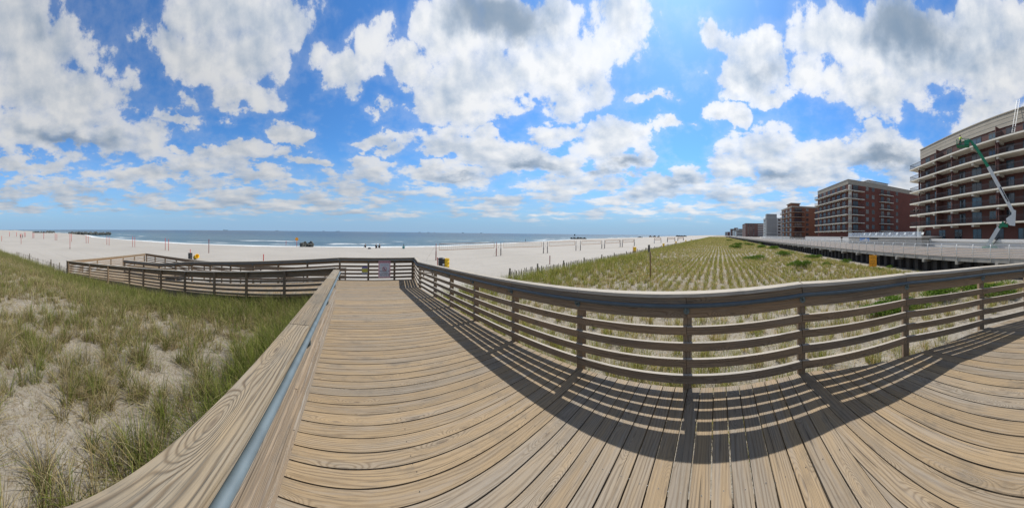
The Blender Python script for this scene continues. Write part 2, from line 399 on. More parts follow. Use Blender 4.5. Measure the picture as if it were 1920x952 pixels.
M['slat'] = plain('weathered_slat', (.21, .185, .15), .85, 0, .35, 5.)
M['green'] = plain('green_lift_paint', (.008, .19, .085), .4)
M['liftwhite'] = plain('pale_grey_lift_paint', (.62, .63, .61), .4, 0, .05)
M['hivis'] = plain('hi_vis_fabric', (.56, .80, .03), .7)
M['skin'] = plain('skin', (.42, .24, .16), .6)
M['cloth_dark'] = plain('dark_cloth', (.03, .035, .045), .8)
M['cloth_teal'] = plain('teal_cloth', (.03, .27, .29), .8)
M['blue'] = plain('blue_paint', (.04, .20, .52), .5)
M['purple'] = plain('purple_sign_edge', (.12, .09, .30), .5)
M['tan_slat'] = plain('brown_fabric_awning', (.12, .10, .08), .8)
def glass(name, a, bb, scale=.35):
    m, n, b = mat(name); t = n.n('ShaderNodeTexCoord').outputs['Object']
    f = n.noise(t, scale, 3, .6)[0]
    n.put(b.inputs['Base Color'], n.mix(n.ramp(f, .35, .65), a, bb)); b.inputs['Roughness'].default_value = .08
    b.inputs['Specular IOR Level'].default_value = .7
    return m
M['glass'] = glass('window_glass', (.012, .014, .018), (.05, .06, .075))
M['curtain'] = glass('curtained_window', (.10, .10, .095), (.26, .25, .23), .9)
M['glassblue'] = glass('blue_window_glass', (.03, .06, .085), (.07, .12, .16))
def brick(name, c1, c2, mortar):
    m, n, b = mat(name); t = n.n('ShaderNodeTexCoord').outputs['Object']
    x, y, z = n.sep(t)
    br = n.n('ShaderNodeTexBrick'); n.put(br.inputs['Vector'], n.xyz(n.m('ADD', x, y), z, 0.)); br.inputs['Scale'].default_value = 4.0
    for i, c in (('Color1', c1), ('Color2', c2), ('Mortar', mortar)): br.inputs[i].default_value = c + (1,)
    br.inputs['Mortar Size'].default_value = .012; br.inputs['Brick Width'].default_value = .9; br.inputs['Row Height'].default_value = .3
    f = n.noise(t, .25, 5, .6)[0]
    n.put(b.inputs['Base Color'], n.mix(n.ramp(f, .3, .7, 0, .45), br.outputs[0], tuple(q*.62 for q in c1))); b.inputs['Roughness'].default_value = .85
    return m
M['brick'] = brick('red_brown_brick', (.195, .062, .042), (.16, .052, .038), (.12, .07, .055))
M['brick_dark'] = brick('dark_brown_brick', (.125, .046, .036), (.105, .04, .033), (.08, .05, .045))
M['brick_orange'] = brick('orange_brown_brick', (.26, .105, .055), (.22, .09, .05), (.21, .12, .08))
M['brick_mauve'] = brick('muted_brown_brick', (.22, .115, .095), (.18, .10, .085), (.2, .14, .12))
M['stucco'] = plain('pale_grey_stucco', (.50, .52, .51), .8, 0, .05, .3)
M['stucco2'] = plain('grey_stucco', (.27, .28, .28), .8, 0, .05, .3)
# grass: blade tones come with each blade
def grassmat(name):
    m, n, b = mat(name); nt = m.node_tree
    a = n.n('ShaderNodeAttribute'); a.attribute_name = 'tone'
    df = n.n('ShaderNodeBsdfDiffuse'); tr = n.n('ShaderNodeBsdfTranslucent'); mx = n.n('ShaderNodeMixShader'); mx.inputs[0].default_value = .38
    n.put(df.inputs[0], a.outputs['Color']); n.put(tr.inputs[0], n.v('SCALE', a.outputs['Color'], scale=1.25))
    nt.links.new(df.outputs[0], mx.inputs[1]); nt.links.new(tr.outputs[0], mx.inputs[2])
    nt.links.new(mx.outputs[0], nt.nodes['Material Output'].inputs[0]); nt.nodes.remove(b)
    return m
M['grass'] = grassmat('grass_blades')
def sandmat():
    m, n, b = mat('sand'); t = n.n('ShaderNodeTexCoord').outputs['Object']
    a = n.n('ShaderNodeAttribute'); a.attribute_name = 'shore'; sh = a.outputs['Fac']
    d = n.n('ShaderNodeAttribute'); d.attribute_name = 'dune'; du = d.outputs['Fac']
    f1 = n.noise(t, .09, 6, .6)[0]; f2 = n.noise(t, 2.2, 5, .65)[0]; f3 = n.noise(t, 38., 3, .6)[0]
    c = n.mix(n.ramp(f1, .3, .7), (.34, .316, .282), (.385, .36, .325))
    c = n.mix(n.ramp(f2, .35, .75, 0, .35), c, (.33, .305, .27))
    # vehicle and foot trails along the beach
    fp = n.noise(t, 1.1, 2, .5)[0]; c = n.mix(n.m('MULTIPLY', n.ramp(n.noise(t, 3.4, 3, .7)[0], .55, .66), n.ramp(fp, .45, .62, 0, .38)), c, (.24, .22, .19))
    tx = n.v('MULTIPLY', t, (.02, .9, 0.))
    tr = n.noise(tx, 1., 5, .7)[0]
    c = n.mix(n.ramp(tr, .57, .66, 0, .42), c, (.27, .255, .23))
    dc = n.mix(n.ramp(f2, .3, .7), (.315, .285, .24), (.25, .222, .18))
    deb = n.noise(t, 9., 6, .75)[0]
    dc = n.mix(n.ramp(deb, .50, .62, 0, .75), dc, (.17, .135, .09))
    dc = n.mix(n.ramp(f3, .58, .70, 0, .6), dc, (.12, .095, .065))
    c = n.mix(du, c, dc)
    wet = n.ramp(n.m('ADD', sh, n.m('MULTIPLY', f1, 8.)), -7., 1., 0, 1)
    c = n.mix(n.m('MULTIPLY', wet, .6), c, (.22, .20, .17))
    n.put(b.inputs['Base Color'], c); b.inputs['Roughness'].default_value = .92
    h = n.m('ADD', n.m('MULTIPLY', f2, .10), n.m('MULTIPLY', f3, .012))
    h = n.m('ADD', h, n.m('MULTIPLY', n.noise(t, 7., 3, .5)[0], .05))
    n.put(b.inputs['Normal'], n.bump(h, .55, 1.0))
    return m
M['sand'] = sandmat()
def watermat():
    m, n, b = mat('sea_water'); t = n.n('ShaderNodeTexCoord').outputs['Object']
    a = n.n('ShaderNodeAttribute'); a.attribute_name = 'shore'; sh = a.outputs['Fac']
    x, y, z = n.sep(t)
    xs = n.m('MULTIPLY', x, .03)
    wob = n.noise(n.xyz(xs, n.m('MULTIPLY', sh, .02), 0.), 1., 4, .55)[0]
    band = n.noise(n.xyz(n.m('MULTIPLY', x, .012), n.m('MULTIPLY', sh, .075), 1.), 1., 4, .6)[0]
    deep = n.ramp(sh, 0., 260.)
    c = n.mix(deep, (.07, .135, .165), (.022, .062, .11))
    c = n.mix(n.ramp(band, .40, .62, 0, .5), c, (.02, .05, .085))
    # breaking foam lines near the beach
    ph = n.m('ADD', n.m('MULTIPLY', sh, .105), n.m('MULTIPLY', wob, 5.2))
    ln = n.m('POWER', n.m('MULTIPLY_ADD', n.m('SINE', n.m('MULTIPLY', ph, 2.1)), .5, .5), 7.)
    br = n.noise(n.xyz(n.m('MULTIPLY', x, .05), n.m('MULTIPLY', sh, .05), 4.), 1., 5, .65)[0]
    fo = n.m('MULTIPLY', n.m('MULTIPLY', ln, n.ramp(br, .46, .60)), n.ramp(sh, 25., 62., 1, 0))
    edge = n.m('MULTIPLY', n.ramp(sh, -6., 3.5, 1, 0), .9)
    fo = n.m('MINIMUM', n.m('ADD', n.m('MULTIPLY', fo, .75), edge), 1.)
    n.put(b.inputs['Base Color'], n.mix(fo, c, (.80, .82, .82)))
    n.put(b.inputs['Roughness'], n.m('MULTIPLY_ADD', fo, .5, .28))
    w1 = n.noise(n.v('MULTIPLY', t, (.10, .28, 0.)), 1., 6, .62)[0]
    n.put(b.inputs['Normal'], n.bump(w1, .75, 1.6)); b.inputs['IOR'].default_value = 1.33
    return m
M['water'] = watermat()
def boardsheet():
    m, n, b = mat('boardwalk_planks'); t = n.n('ShaderNodeTexCoord').outputs['Object']
    x, y, z = n.sep(t)
    br = n.n('ShaderNodeTexBrick'); n.put(br.inputs['Vector'], n.xyz(n.m('ADD', x, y), n.m('SUBTRACT', x, y), 0.)); br.inputs['Scale'].default_value = 1.
    br.inputs['Color1'].default_value = (.31, .215, .165, 1); br.inputs['Color2'].default_value = (.23, .205, .18, 1); br.inputs['Mortar'].default_value = (.10, .08, .06, 1)
    br.inputs['Mortar Size'].default_value = .03; br.inputs['Brick Width'].default_value = 4.; br.inputs['Row Height'].default_value = .2
    f = n.noise(t, .5, 5, .65)[0]
    n.put(b.inputs['Base Color'], n.mix(n.ramp(f, .3, .7, 0, .5), br.outputs[0], (.28, .255, .23))); b.inputs['Roughness'].default_value = .85
    return m
M['boardwalk'] = boardsheet()
def pilemat():
    m, n, b = mat('steel_sheet_pile'); t = n.n('ShaderNodeTexCoord').outputs['Object']
    x, y, z = n.sep(t); f = n.noise(n.v('MULTIPLY', t, (3., 3., .4)), 1., 5, .65)[0]
    n.put(b.inputs['Base Color'], n.mix(n.ramp(f, .3, .7), (.012, .012, .014), (.035, .030, .028))); b.inputs['Roughness'].default_value = .7
    return m
M['pile'] = pilemat()
def leafmat(name, a, c2):
    m, n, b = mat(name); nt = m.node_tree
    g = n.n('ShaderNodeNewGeometry').outputs['Random Per Island']
    c = n.mix(g, a, c2)
    df = n.n('ShaderNodeBsdfDiffuse'); tr = n.n('ShaderNodeBsdfTranslucent'); mx = n.n('ShaderNodeMixShader'); mx.inputs[0].default_value = .4
    n.put(df.inputs[0], c); n.put(tr.inputs[0], c); nt.links.new(df.outputs[0], mx.inputs[1]); nt.links.new(tr.outputs[0], mx.inputs[2])
    nt.links.new(mx.outputs[0], nt.nodes['Material Output'].inputs[0]); nt.nodes.remove(b)
    return m
M['leaf'] = leafmat('shrub_leaves', (.065, .13, .02), (.16, .24, .04))
# ------------------------------------------------------------------ ground
def sst(a, b, x):
    t = np.clip((x-a)/(b-a), 0, 1); return t*t*(3-2*t)
_ph = rs.rand(24)*6.28; _dr = rs.rand(24)*6.28
def vn(x, y, sc, s=0):
    """smooth value noise, about -1..1"""
    o = 0.
    for i in range(6):
        a = _dr[(i*3+s) % 24]; k = sc*(1+.55*i)
        o = o + np.sin(k*(x*np.cos(a)+y*np.sin(a)) + _ph[(i*5+s) % 24] + 1.3*np.sin(k*.6*(x*np.sin(a)-y*np.cos(a))+_ph[(i+s) % 24]))/(1+.5*i)
    return o/2.6
EDX = [-9000, -300, -33, -17, -8, 0, 10, 60, 1000, 9000]; EDY = [-6, -3, .5, 6., 7.6, 8.8, 11.0, 10.8, 11, 11]
SHX = [-9000, -2500, -650, -415, -240, -200, -140, -100, -57, 0, 30, 77, 110, 178, 237, 330, 600, 2500, 9000]
SHY = [210, 160, 118, 105, 96, 88, 70, 66, 67, 79, 83, 98, 108, 130, 136, 140, 158, 210, 300]
def edge(x): return np.interp(x, EDX, EDY)
def shore(x): return np.interp(x, SHX, SHY)
def tz(x, y):
    x = np.asarray(x, float); y = np.asarray(y, float)
    e = edge(x); sh = shore(x)
    beach = -2.4 + .05*vn(x, y, .16) + .02*vn(x, y, .9, 3)
    beach = beach - 1.25*sst(-30, 6, y-sh) - 1.5*sst(4, 40, y-sh)
    # far white mounds on the left beach
    for mx, my, r, h in ((-640, 60, 55, 3.0), (-430, 62, 45, 1.7), (-520, 75, 70, .8), (-250, 74, 40, .5)):
        beach = beach + h*np.exp(-(((x-mx)/r)**2+((y-my)/(r*.3))**2))
    dune = -1.05 + .10*vn(x, y, .45, 5) + .05*vn(x, y, 1.3, 8)
    dune = dune + .10*np.exp(-((y-e+2)/1.6)**2)*sst(3, 12, x)
    zE = np.interp(x, [-60, -33, -17, -12, -7.6, -2.5, -.5, 3, 8], [-1.35, -1.5, -2.15, -2.12, -1.82, -1.28, -1.15, -1.2, -1.25])
    zE = zE + .05*vn(x, y, .8, 4)
    dune = dune + (zE-dune)*sst(0, 1, (y-(e-6))/6.2)*np.where(x < 3, 1., sst(9, 3, x))
    w0 = np.where(x < 0, .2, -1.2); t = sst(0, 1, (y-(e+w0))/np.where(x < 0, 2.6, 4.2))
    z = dune*(1-t) + beach*t
    z = z - .80*sst(-9.5, -15.5, y)
    z = np.where(y < -16.8, np.minimum(z, -1.9), z)
    z = z + sst(-28, -30, y)*1.15
    return z
def axis(lo, hi, a, n, c=0.):
    t = np.linspace(np.arcsinh((lo-c)/a), np.arcsinh((hi-c)/a), n); return c + a*np.sinh(t)
gx = axis(-9000, 9000, 5., 460); gy = np.unique(np.concatenate([axis(-4000, 420, 6., 300), np.linspace(55, 150, 50)]))
X, Y = np.meshgrid(gx, gy); Z = tz(X, Y)
V = np.stack([X, Y, Z], -1).reshape(-1, 3)
nx, ny = len(gx), len(gy); I = np.arange(nx*ny).reshape(ny, nx)
Fq = np.stack([I[:-1, :-1], I[:-1, 1:], I[1:, 1:], I[1:, :-1]], -1).reshape(-1, 4)
e_ = edge(X); dn = (1-sst(-1.2, 1.8, Y-e_))
ground = npmesh('ground', V, Fq, M['sand'], attr={'shore': (Y-shore(X)).ravel(), 'dune': dn.ravel()}, smooth=True)
struct(ground, 'pale beach sand with a dune strip')
# water
wx = axis(-12000, 12000, 60., 260); wd = np.concatenate([np.linspace(-10, 60, 60), np.geomspace(64, 14000, 60)])
X, Dd = np.meshgrid(wx, wd); Y = shore(X) + Dd
Zw = -3.40 + np.where(Dd < 55, .13*np.sin(Dd*.42 + 1.6*np.sin(X*.02)+.8*np.sin(X*.051))*sst(2, 14, Dd)*sst(60, 30, Dd), 0)
Zw = Zw + .35*sst(0., -10, Dd)*.35
V = np.stack([X, Y, Zw], -1).reshape(-1, 3); nx, ny = len(wx), len(wd); I = np.arange(nx*ny).reshape(ny, nx)
Fq = np.stack([I[:-1, :-1], I[:-1, 1:], I[1:, 1:], I[1:, :-1]], -1).reshape(-1, 4)
water = npmesh('water', V, Fq, M['water'], attr={'shore': Dd.ravel()}, smooth=True); struct(water, 'blue-grey sea with small breaking waves')

# ------------------------------------------------------------------ wooden walkway decks
SL = .066
def zr(y): return -SL*max(0., y+.95)
def clip(poly, a, b, c):
    """keep the side a*x+b*y+c>=0"""
    out = []
    for i in range(len(poly)):
        p, q = poly[i], poly[(i+1) % len(poly)]
        dp_, dq = a*p[0]+b*p[1]+c, a*q[0]+b*q[1]+c
        if dp_ >= 0: out.append(p)
        if dp_*dq < 0:
            t = dp_/(dp_-dq); out.append((p[0]+(q[0]-p[0])*t, p[1]+(q[1]-p[1])*t))
    return out
PITCH = .1415
def planks(mb, region, zf, ang=0., th=.036, wv=.004):
    """boards laid at angle ang over a convex CCW region"""
    c, s = math.cos(ang), math.sin(ang); xs = [p[0] for p in region]; ys = [p[1] for p in region]
    cx, cy = sum(xs)/len(xs), sum(ys)/len(ys); Rr = max(math.hypot(x-cx, y-cy) for x, y in region)+.2
    vals = [(-s*x+c*y) for x, y in region]; t = min(vals)-rnd.random()*.02
    while t < max(vals):
        g = .0085 + rnd.random()*.005
        w0, w1 = t+g/2+rnd.uniform(-.001, .001), t+PITCH-g/2+rnd.uniform(-.001, .001)
        m = cx*c+cy*s
        tl = rnd.uniform(-.0008, .0008)
        n_ = max(2, int(2*Rr/.16)) if Rr < 6.5 else 1; pts = []
        for e_, w_ in ((0, w0), (1, w1)):
            row = []; j_ = 0.
            for i_ in range(n_+1):
                q_ = m-Rr+2*Rr*i_/n_; j_ = j_*.6+rnd.uniform(-.0011, .0011); ww_ = w_+j_+tl*(2*i_/n_-1)
                row.append((q_*c-ww_*s, q_*s+ww_*c))
            pts += row if e_ == 0 else row[::-1]
        jz = rnd.uniform(-.0015, .0015)
        for i in range(len(region)):
            p, q = region[i], region[(i+1) % len(region)]
            a, b = -(q[1]-p[1]), (q[0]-p[0]); pts = clip(pts, a, b, -(a*p[0]+b*p[1]))
            if len(pts) < 3: break
        if len(pts) >= 3: mb.prism(pts, -th+jz, jz, (c, s), zf)
        t += PITCH
# platform behind the ramp's head, edge following the rail
PLAT = [(-.62, -8.6), (-2.35, -8.6), (-2.35, -8.5), (-.62, -.95)]
mb = MB()
rail_pl = [(2.56, -.95), (2.30, -2.44), (1.63, -3.60), (.97, -4.34), (-.40, -5.86), (-2.9, -8.6)]
planks(mb, [(-.62, -.952), (-.62, -8.6), (-.2, -8.6), (1.63, -3.60), (2.30, -2.44), (2.56, -.952)], None, math.radians(8))
struct(mb.build('platform_path', M['deck']), 'weathered plank platform at the head of the ramp')
mb = MB(); planks(mb, [(-.62, -.948), (2.56, -.948), (2.66, 9.3), (-.75, 9.3)], lambda x, y: zr(y))
struct(mb.build('ramp_path', M['deck']), 'weathered plank ramp sloping down towards the beach')
ZL = zr(9.3)
mb = MB(); planks(mb, [(-.75, 9.303), (2.66, 9.303), (2.94, 10.95), (-.75, 10.95)], lambda x, y: ZL)
struct(mb.build('landing_path', M['deck']), 'plank landing at the foot of the ramp')
def zside(x): return float(np.interp(-x, [.75, 12.2, 40], [ZL, -1.86, -1.86]))
mb = MB(); planks(mb, [(-12.2, 8.3), (-.753, 8.3), (-.753, 10.95), (-12.2, 10.75)], lambda x, y: zside(x), math.pi/2)
planks(mb, [(-17.2, 5.75), (-12.203, 8.3), (-12.203, 14.2), (-18.8, 14.5)], lambda x, y: -1.86, math.pi/2)
struct(mb.build('side_ramp_path', M['deck']), 'lower plank ramp and landing turning along the beach')
mb = MB()   # joists, beams, piles below the decks
for x in (-.58, .45, 1.5, 2.50): mb.beam((x, -.96, -.16), (x, 9.25, zr(9.25)-.16), .045, .235)
for x in (-.58, .3): mb.beam((x, -8.5, -.16), (x, -.98, -.16), .045, .235)
mb.beam((1.2, -3.9, -.16), (1.2, -.98, -.16), .045, .235)
mb.beam((-.72, 10.9, ZL-.16), (2.9, 10.9, ZL-.16), .045, .235); mb.beam((-.72, 9.4, ZL-.16), (2.6, 9.4, ZL-.16), .045, .235)
for yy in (8.35, 10.85): mb.beam((-12.2, yy, -1.86-.17), (-.8, yy, ZL-.17), .045, .25)
mb.beam((-17.1, 5.85, -2.03), (-12.2, 8.35, -2.03), .045, .25); mb.beam((-18.7, 14.4, -2.03), (-17.15, 5.9, -2.03), .045, .25)
struct(mb.build('deck_beams', M['dark_wood']), 'timber joists and beams below the walkway')

# screw heads: two per board over each joist, on the boards near the camera
mb = MB(); y = -2.2
rows = [(x, -.95, 6.5) for x in (-.56, .47, 1.52, 2.48)]
for (x, ya, yb) in rows:
    y = ya + .03
    while y < yb:
        for o_ in (.025, .105):
            px, py = x+rnd.uniform(-.012, .012), y+o_+rnd.uniform(-.006, .006); b = len(mb.v); zz = zr(py)+.0022; r_ = .0042
            mb.v += [(px+r_*math.cos(k_*1.047), py+r_*math.sin(k_*1.047), zz) for k_ in range(6)]; mb.face([b+k_ for k_ in range(6)])
        y += PITCH
o_ = mb.build('screw_heads', M['black']); o_['kind'] = 'stuff'; o_['label'] = 'small dark screw heads in the deck boards'
# ------------------------------------------------------------------ railings
Zv = Vector((0, 0, 1))
def railing(label, pts, inn, posts, lean=0., tube=True, cap_w=.14, cap_shift=0., post_h=None, deep=.45, clap=0.02, tube_off=None, group='timber railings along the walkway', tube_ext=0., nb=4, bm=None):
    near = bm is not None; bm = bm or M['rail']
    """pts [(x,y,zdeck)]; inn = +1/-1: the walkway lies to the left/right of the direction; posts: list of distances or a spacing"""
    P3 = [Vector(p) for p in pts]
    t = thing('timber_railing', label, 'railing', tuple(P3[0]), group)
    seg = []; acc = 0.
    for a, b in zip(P3[:-1], P3[1:]):
        L = (Vector((b.x, b.y, 0))-Vector((a.x, a.y, 0))).length; seg.append((acc, L, a, b)); acc += L
    def at_(s):
        for s0, L, a, b in seg:
            if s <= s0+L+1e-6 or (s0, L, a, b) == seg[-1]:
                k = (s-s0)/L; d = Vector((b.x-a.x, b.y-a.y, 0)).normalized(); return a.lerp(b, k), d
    if not isinstance(posts, list):
        n = max(1, round(acc/posts)); posts = [acc*i/n for i in range(n+1)]
    def side(d): return Vector((-d.y, d.x, 0))*inn        # towards the walkway
    LO, HI = [(.080, .168), (.256, .344), (.433, .521), (.609, .697)][:nb], (.795, 1.02)
    cuts = sorted(set([0., acc] + [round(q, 4) for q in posts] + [round(s0, 4) for s0, L, a, b in seg]))
    # boards span two or three posts; joints fall on a post
    def run_cuts(k):
        base = [q for q in posts if .3 < q < acc-.3]; sel = base[k::2] if len(base) > 2 else base
        c = sorted(set([0., acc] + sel + [s0 for s0, L, a, b in seg if s0 > 0])); out = [c[0]]
        for q in c[1:]:
            if q-out[-1] > .25: out.append(q)
        if out[-1] != acc: out[-1] = acc
        return out
    def put_board(name, z0, z1, th, o, k, up=False, m=M['rail']):
        mb = MB(); c = run_cuts(k % 2)
        for a, b in zip(c[:-1], c[1:]):
            mid = at_((a+b)/2)[1]; pa, pb = at_(a)[0], at_(b)[0]
            # break at bends
            g = .0025; dd = (pb-pa); hl_ = Vector((dd.x, dd.y, 0)).length; dn_ = dd/hl_
            d = Vector((dd.x, dd.y, 0))/hl_; sd = side(d)
            z = (z0+z1)/2; j = rnd.uniform(-.002, .002)
            A = pa+dn_*g + Zv*(z+j) + sd*(o+lean*(z-1.)); B = pb-dn_*g + Zv*(z+j+rnd.uniform(-.002, .002)) + sd*(o+lean*(z-1.))
            mb.beam(A, B, th, (z1-z0))
        for q_ in range(1, len(mb.mi), 6): mb.mi[q_] = 1      # upper edges paler: sunlight put into their colour
        return mb.build(name, [m, M['sunlit_cap'] if not near else m], t)
    put_board('cap_board', 1.022, 1.060, cap_w, -.055+cap_shift, 0, m=M['cap'] if near else M['sunlit_cap'])
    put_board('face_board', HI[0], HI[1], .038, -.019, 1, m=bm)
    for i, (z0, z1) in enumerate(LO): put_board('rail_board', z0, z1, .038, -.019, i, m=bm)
    for s in posts:
        s = min(max(s, .06), acc-.06); p, d = at_(s); sd = side(d); m_ = MB()
        zb = -deep if post_h is None else post_h
        A = Vector(p)+Zv*zb + sd*(-.040-.045+lean*(zb-1.)); B = Vector(p)+Zv*1.02 + sd*(-.040-.045)
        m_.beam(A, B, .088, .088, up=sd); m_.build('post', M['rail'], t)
    if tube:
        to = .062 if tube_off is None else tube_off
        tp = []
        for s in cuts:
            p, d = at_(s); tp.append(Vector(p)+Zv*(.972 if near else .945)+side(d)*to)
        if tube_ext: tp.append(tp[-1] + (tp[-1]-tp[-2]).normalized()*tube_ext)
        m_ = MB(); m_.tube(tp, .0235, 12); tb = m_.build('handrail_pipe', M['steel_rail'] if near else M['shaded_pipe'], t, True)
        for s in posts:
            if s < .05 or s > acc-.05: continue
            p, d = at_(s); sd = side(d); m_ = MB()
            c = Vector(p)+Zv*.875+sd*.008
            m_.tube([c-sd*.004, c+sd*.006], .034, 12); m_.tube([c+sd*.004, c+sd*.045+Zv*.004, c+sd*(to)+Zv*.03, c+sd*to+Zv*.06], .009, 8)
            m_.build('bracket', M['bracket'], t)
    return t
# right-hand rail: platform, then down the ramp to the landing corner (direction: from the platform to the beach, walkway on the left)
yk = [-.97]
pr = [(-.40, -5.86, 0), (.97, -4.34, 0), (1.60, -3.58, 0), (2.25, -2.42, 0), (2.5, -.97, 0), (2.615, 9.3, ZL), (2.90, 10.93, ZL)]
def cum(pts):
    o = [0.]
    for a, b in zip(pts[:-1], pts[1:]): o.append(o[-1]+math.hypot(b[0]-a[0], b[1]-a[1]))
    return o
cu = cum(pr)
railing('long timber railing with pipe handrail along the ramp, casting barred shade on the planks', pr, 1,
        [cu[0]+.1, cu[0]+1., cu[1], cu[2], cu[3], cu[4]] + [cu[4]+1.30+1.40*i for i in range(0, 6)] + [cu[5]-.05, cu[6]-.06])
# left rail beside the camera
pl = [(-.401, -1.6, -.03), (-.401, -.95, -.03), (-.49, 6.45, zr(6.45)-.03)]
railing('close weathered railing with wide knotty top board and blue-grey pipe handrail beside the dune grass', pl, -1, [.05, .7, 2.05, 3.45, 4.85, 6.25, 8.03], lean=.05, cap_w=.172, cap_shift=.035, tube_off=.068, tube_ext=.22, bm=M['sunlit_rail'])
# landing: rail across the end, then along the lower ramp
pb = [(2.90, 10.95, ZL), (-.80, 10.95, ZL-.01), (-5.06, 10.95, -1.05), (-9.24, 10.95, -1.40), (-12.2, 10.75, -1.80), (-15.6, 9.9, -1.86)]
railing('timber railing across the end of the ramp carrying the warning sign, with pipe handrail', pb, 1, [.07, .98, 2.25, 3.62, 5.2, 6.7, 8.1, 9.5, 10.9, 12.3, 13.7, 15.2, 16.6, 18.6], deep=.9)
pf = [(-.66, 8.22, ZL-.04), (-2.5, 8.22, -.90), (-7.6, 8.40, -1.44), (-12.2, 8.25, -1.82), (-17.2, 5.7, -1.86)]
railing('lower timber railing half sunk in green dune grass in front of the side ramp', pf, -1, [.06, 1.9, 3.5, 5.1, 6.9, 8.6, 10.1, 11.55, 13.2, 14.8, 16.9], tube=False, deep=1.1)
po = [(-17.2, 5.7, -1.86), (-18.8, 14.6, -1.86)]
railing('timber railing at the far end of the lower landing, farthest from the ramp', po, -1, 1.45, tube=False, deep=.7)
pq = [(-18.8, 14.62, -1.86), (-12.2, 14.3, -1.86), (-6, 15.2, -1.95), (-.6, 16.6, -2.05)]
railing('timber railing on the ocean side of the lower landing, seen behind the other rails', pq, -1, 1.6, tube=False, deep=.6)
pe = [(4.9, 19.0, -1.95), (6.9, 19.6, -2.38)]
railing('short dark timber railing sloping down to the sand beyond the ramp corner', pe, 1, 1.0, tube=False, deep=.5)

# ------------------------------------------------------------------ sand fences
def sandfence(label, pts, h, step, postn, skip=.12):
    t = thing('sand_fence', label, 'fence', (pts[0][0], pts[0][1], float(tz(*pts[0]))))
    mb = MB(); c = cum(pts); L = c[-1]; s = 0.
    def at_(s):
        i = min(max(np.searchsorted(c, s)-1, 0), len(pts)-2); k = (s-c[i])/(c[i+1]-c[i]); return pts[i][0]+(pts[i+1][0]-pts[i][0])*k, pts[i][1]+(pts[i+1][1]-pts[i][1])*k
    while s < L:
        if rnd.random() > skip:
            x, y = at_(s); z = float(tz(x, y)); hh = h*rnd.uniform(.8, 1.05); a = rnd.uniform(-.05, .05)
            mb.tube([(x, y, z-.1), (x+a, y+rnd.uniform(-.03, .03), z+hh)], .019, 4)
        s += step*(1+s/120.)
    w = MB()
    for zz in (.35*h, .75*h): w.tube([(at_(q)[0], at_(q)[1], float(tz(*at_(q)))+zz) for q in np.linspace(0, L, 60)], .006, 4)
    mb.build('slat_panel', M['slat'], t); w.build('wire', M['dark_rail'], t)
    for q in postn:
        x, y = at_(q); z = float(tz(x, y)); m_ = MB(); m_.tube([(x, y, z-.2), (x+.02, y, z+h*1.22)], .055, 8); m_.build('post', M['slat'], t)
    return t
sandfence('sand fence of thin slats at the dune edge right of the ramp', [(8.9, 11.3), (12, 11.35), (20, 11.2), (60, 11), (130, 11)], .80, .105, [.1, 2.6, 5.5, 8.4, 11.6, 14.5, 18, 22, 26, 31, 36, 42, 50, 60])
sandfence('sand fence of thin slats at the dune edge left of the lower landing', [(-17.5, 5.9), (-21, 5.2), (-26, 3.8), (-29, 2.9)], .72, .13, [1.5, 3.2, 8], .3)
# ------------------------------------------------------------------ grass: every blade a bent strip with a tone of its own
GREEN = np.array([[.16, .19, .036], [.205, .235, .05], [.12, .165, .036], [.25, .265, .075]])
STRAW = np.array([[.34, .27, .13], [.40, .34, .20], [.26, .20, .11], [.36, .315, .15]])
def blades(cx, cy, nb, h, spread, lean, width, straw, seg=3):
    """arrays per clump -> vertices, faces, tones; cx.. are 1-D arrays of clumps"""
    idx = np.repeat(np.arange(len(cx)), nb); n = len(idx)
    r = np.sqrt(rs.rand(n))*spread[idx]; a = rs.rand(n)*6.283
    bx, by = cx[idx]+r*np.cos(a), cy[idx]+r*np.sin(a); bz = tz(bx, by)-.02
    dead = rs.rand(n) < straw[idx]
    hh = h[idx]*rs.uniform(.45, 1.12, n)*np.where(dead, .85, 1.); wd = width[idx]*rs.uniform(.7, 1.2, n)
    la = a + rs.normal(0, .9, n); ln = np.abs(rs.normal(0, 1, n))*lean[idx]*np.where(dead, 1.8, 1.) + .08
    ln = np.minimum(ln, 1.3)
    wa = rs.rand(n)*6.283; wx, wy = np.cos(wa), np.sin(wa)
    gi = rs.randint(0, 4, n); tone = np.where(dead[:, None], STRAW[gi], GREEN[gi])*rs.uniform(.55, 1.3, (n, 1))
    ts = {3: [0, .42, .78, 1.], 2: [0, .55, 1.], 1: [0, 1.]}[seg]
    V = []; C = []
    for t in ts[:-1]:
        px = bx + np.cos(la)*ln*hh*t*t; py = by + np.sin(la)*ln*hh*t*t; pz = bz + hh*(t - .38*np.minimum(ln, 1)*t*t)
        w = wd*(1-.55*t)*.5
        V += [np.stack([px-wx*w, py-wy*w, pz], -1), np.stack([px+wx*w, py+wy*w, pz], -1)]
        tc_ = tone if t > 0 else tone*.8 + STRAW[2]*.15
        C += [tc_, tc_]
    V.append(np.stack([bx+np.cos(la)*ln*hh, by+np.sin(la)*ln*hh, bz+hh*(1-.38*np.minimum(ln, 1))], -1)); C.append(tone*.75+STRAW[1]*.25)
    k = len(V); V = np.stack(V, 1).reshape(-1, 3); C = np.stack(C, 1).reshape(-1, 3)
    o = (np.arange(n)*k)[:, None]; F = []
    for i in range(k//2-1+0):
        b = 2*i; F += [np.concatenate([o+b, o+b+1, o+b+3], 1), np.concatenate([o+b, o+b+3, o+b+2], 1)]
    F.append(np.concatenate([o+k-3, o+k-2, o+k-1], 1))
    return V, np.concatenate(F, 0), C
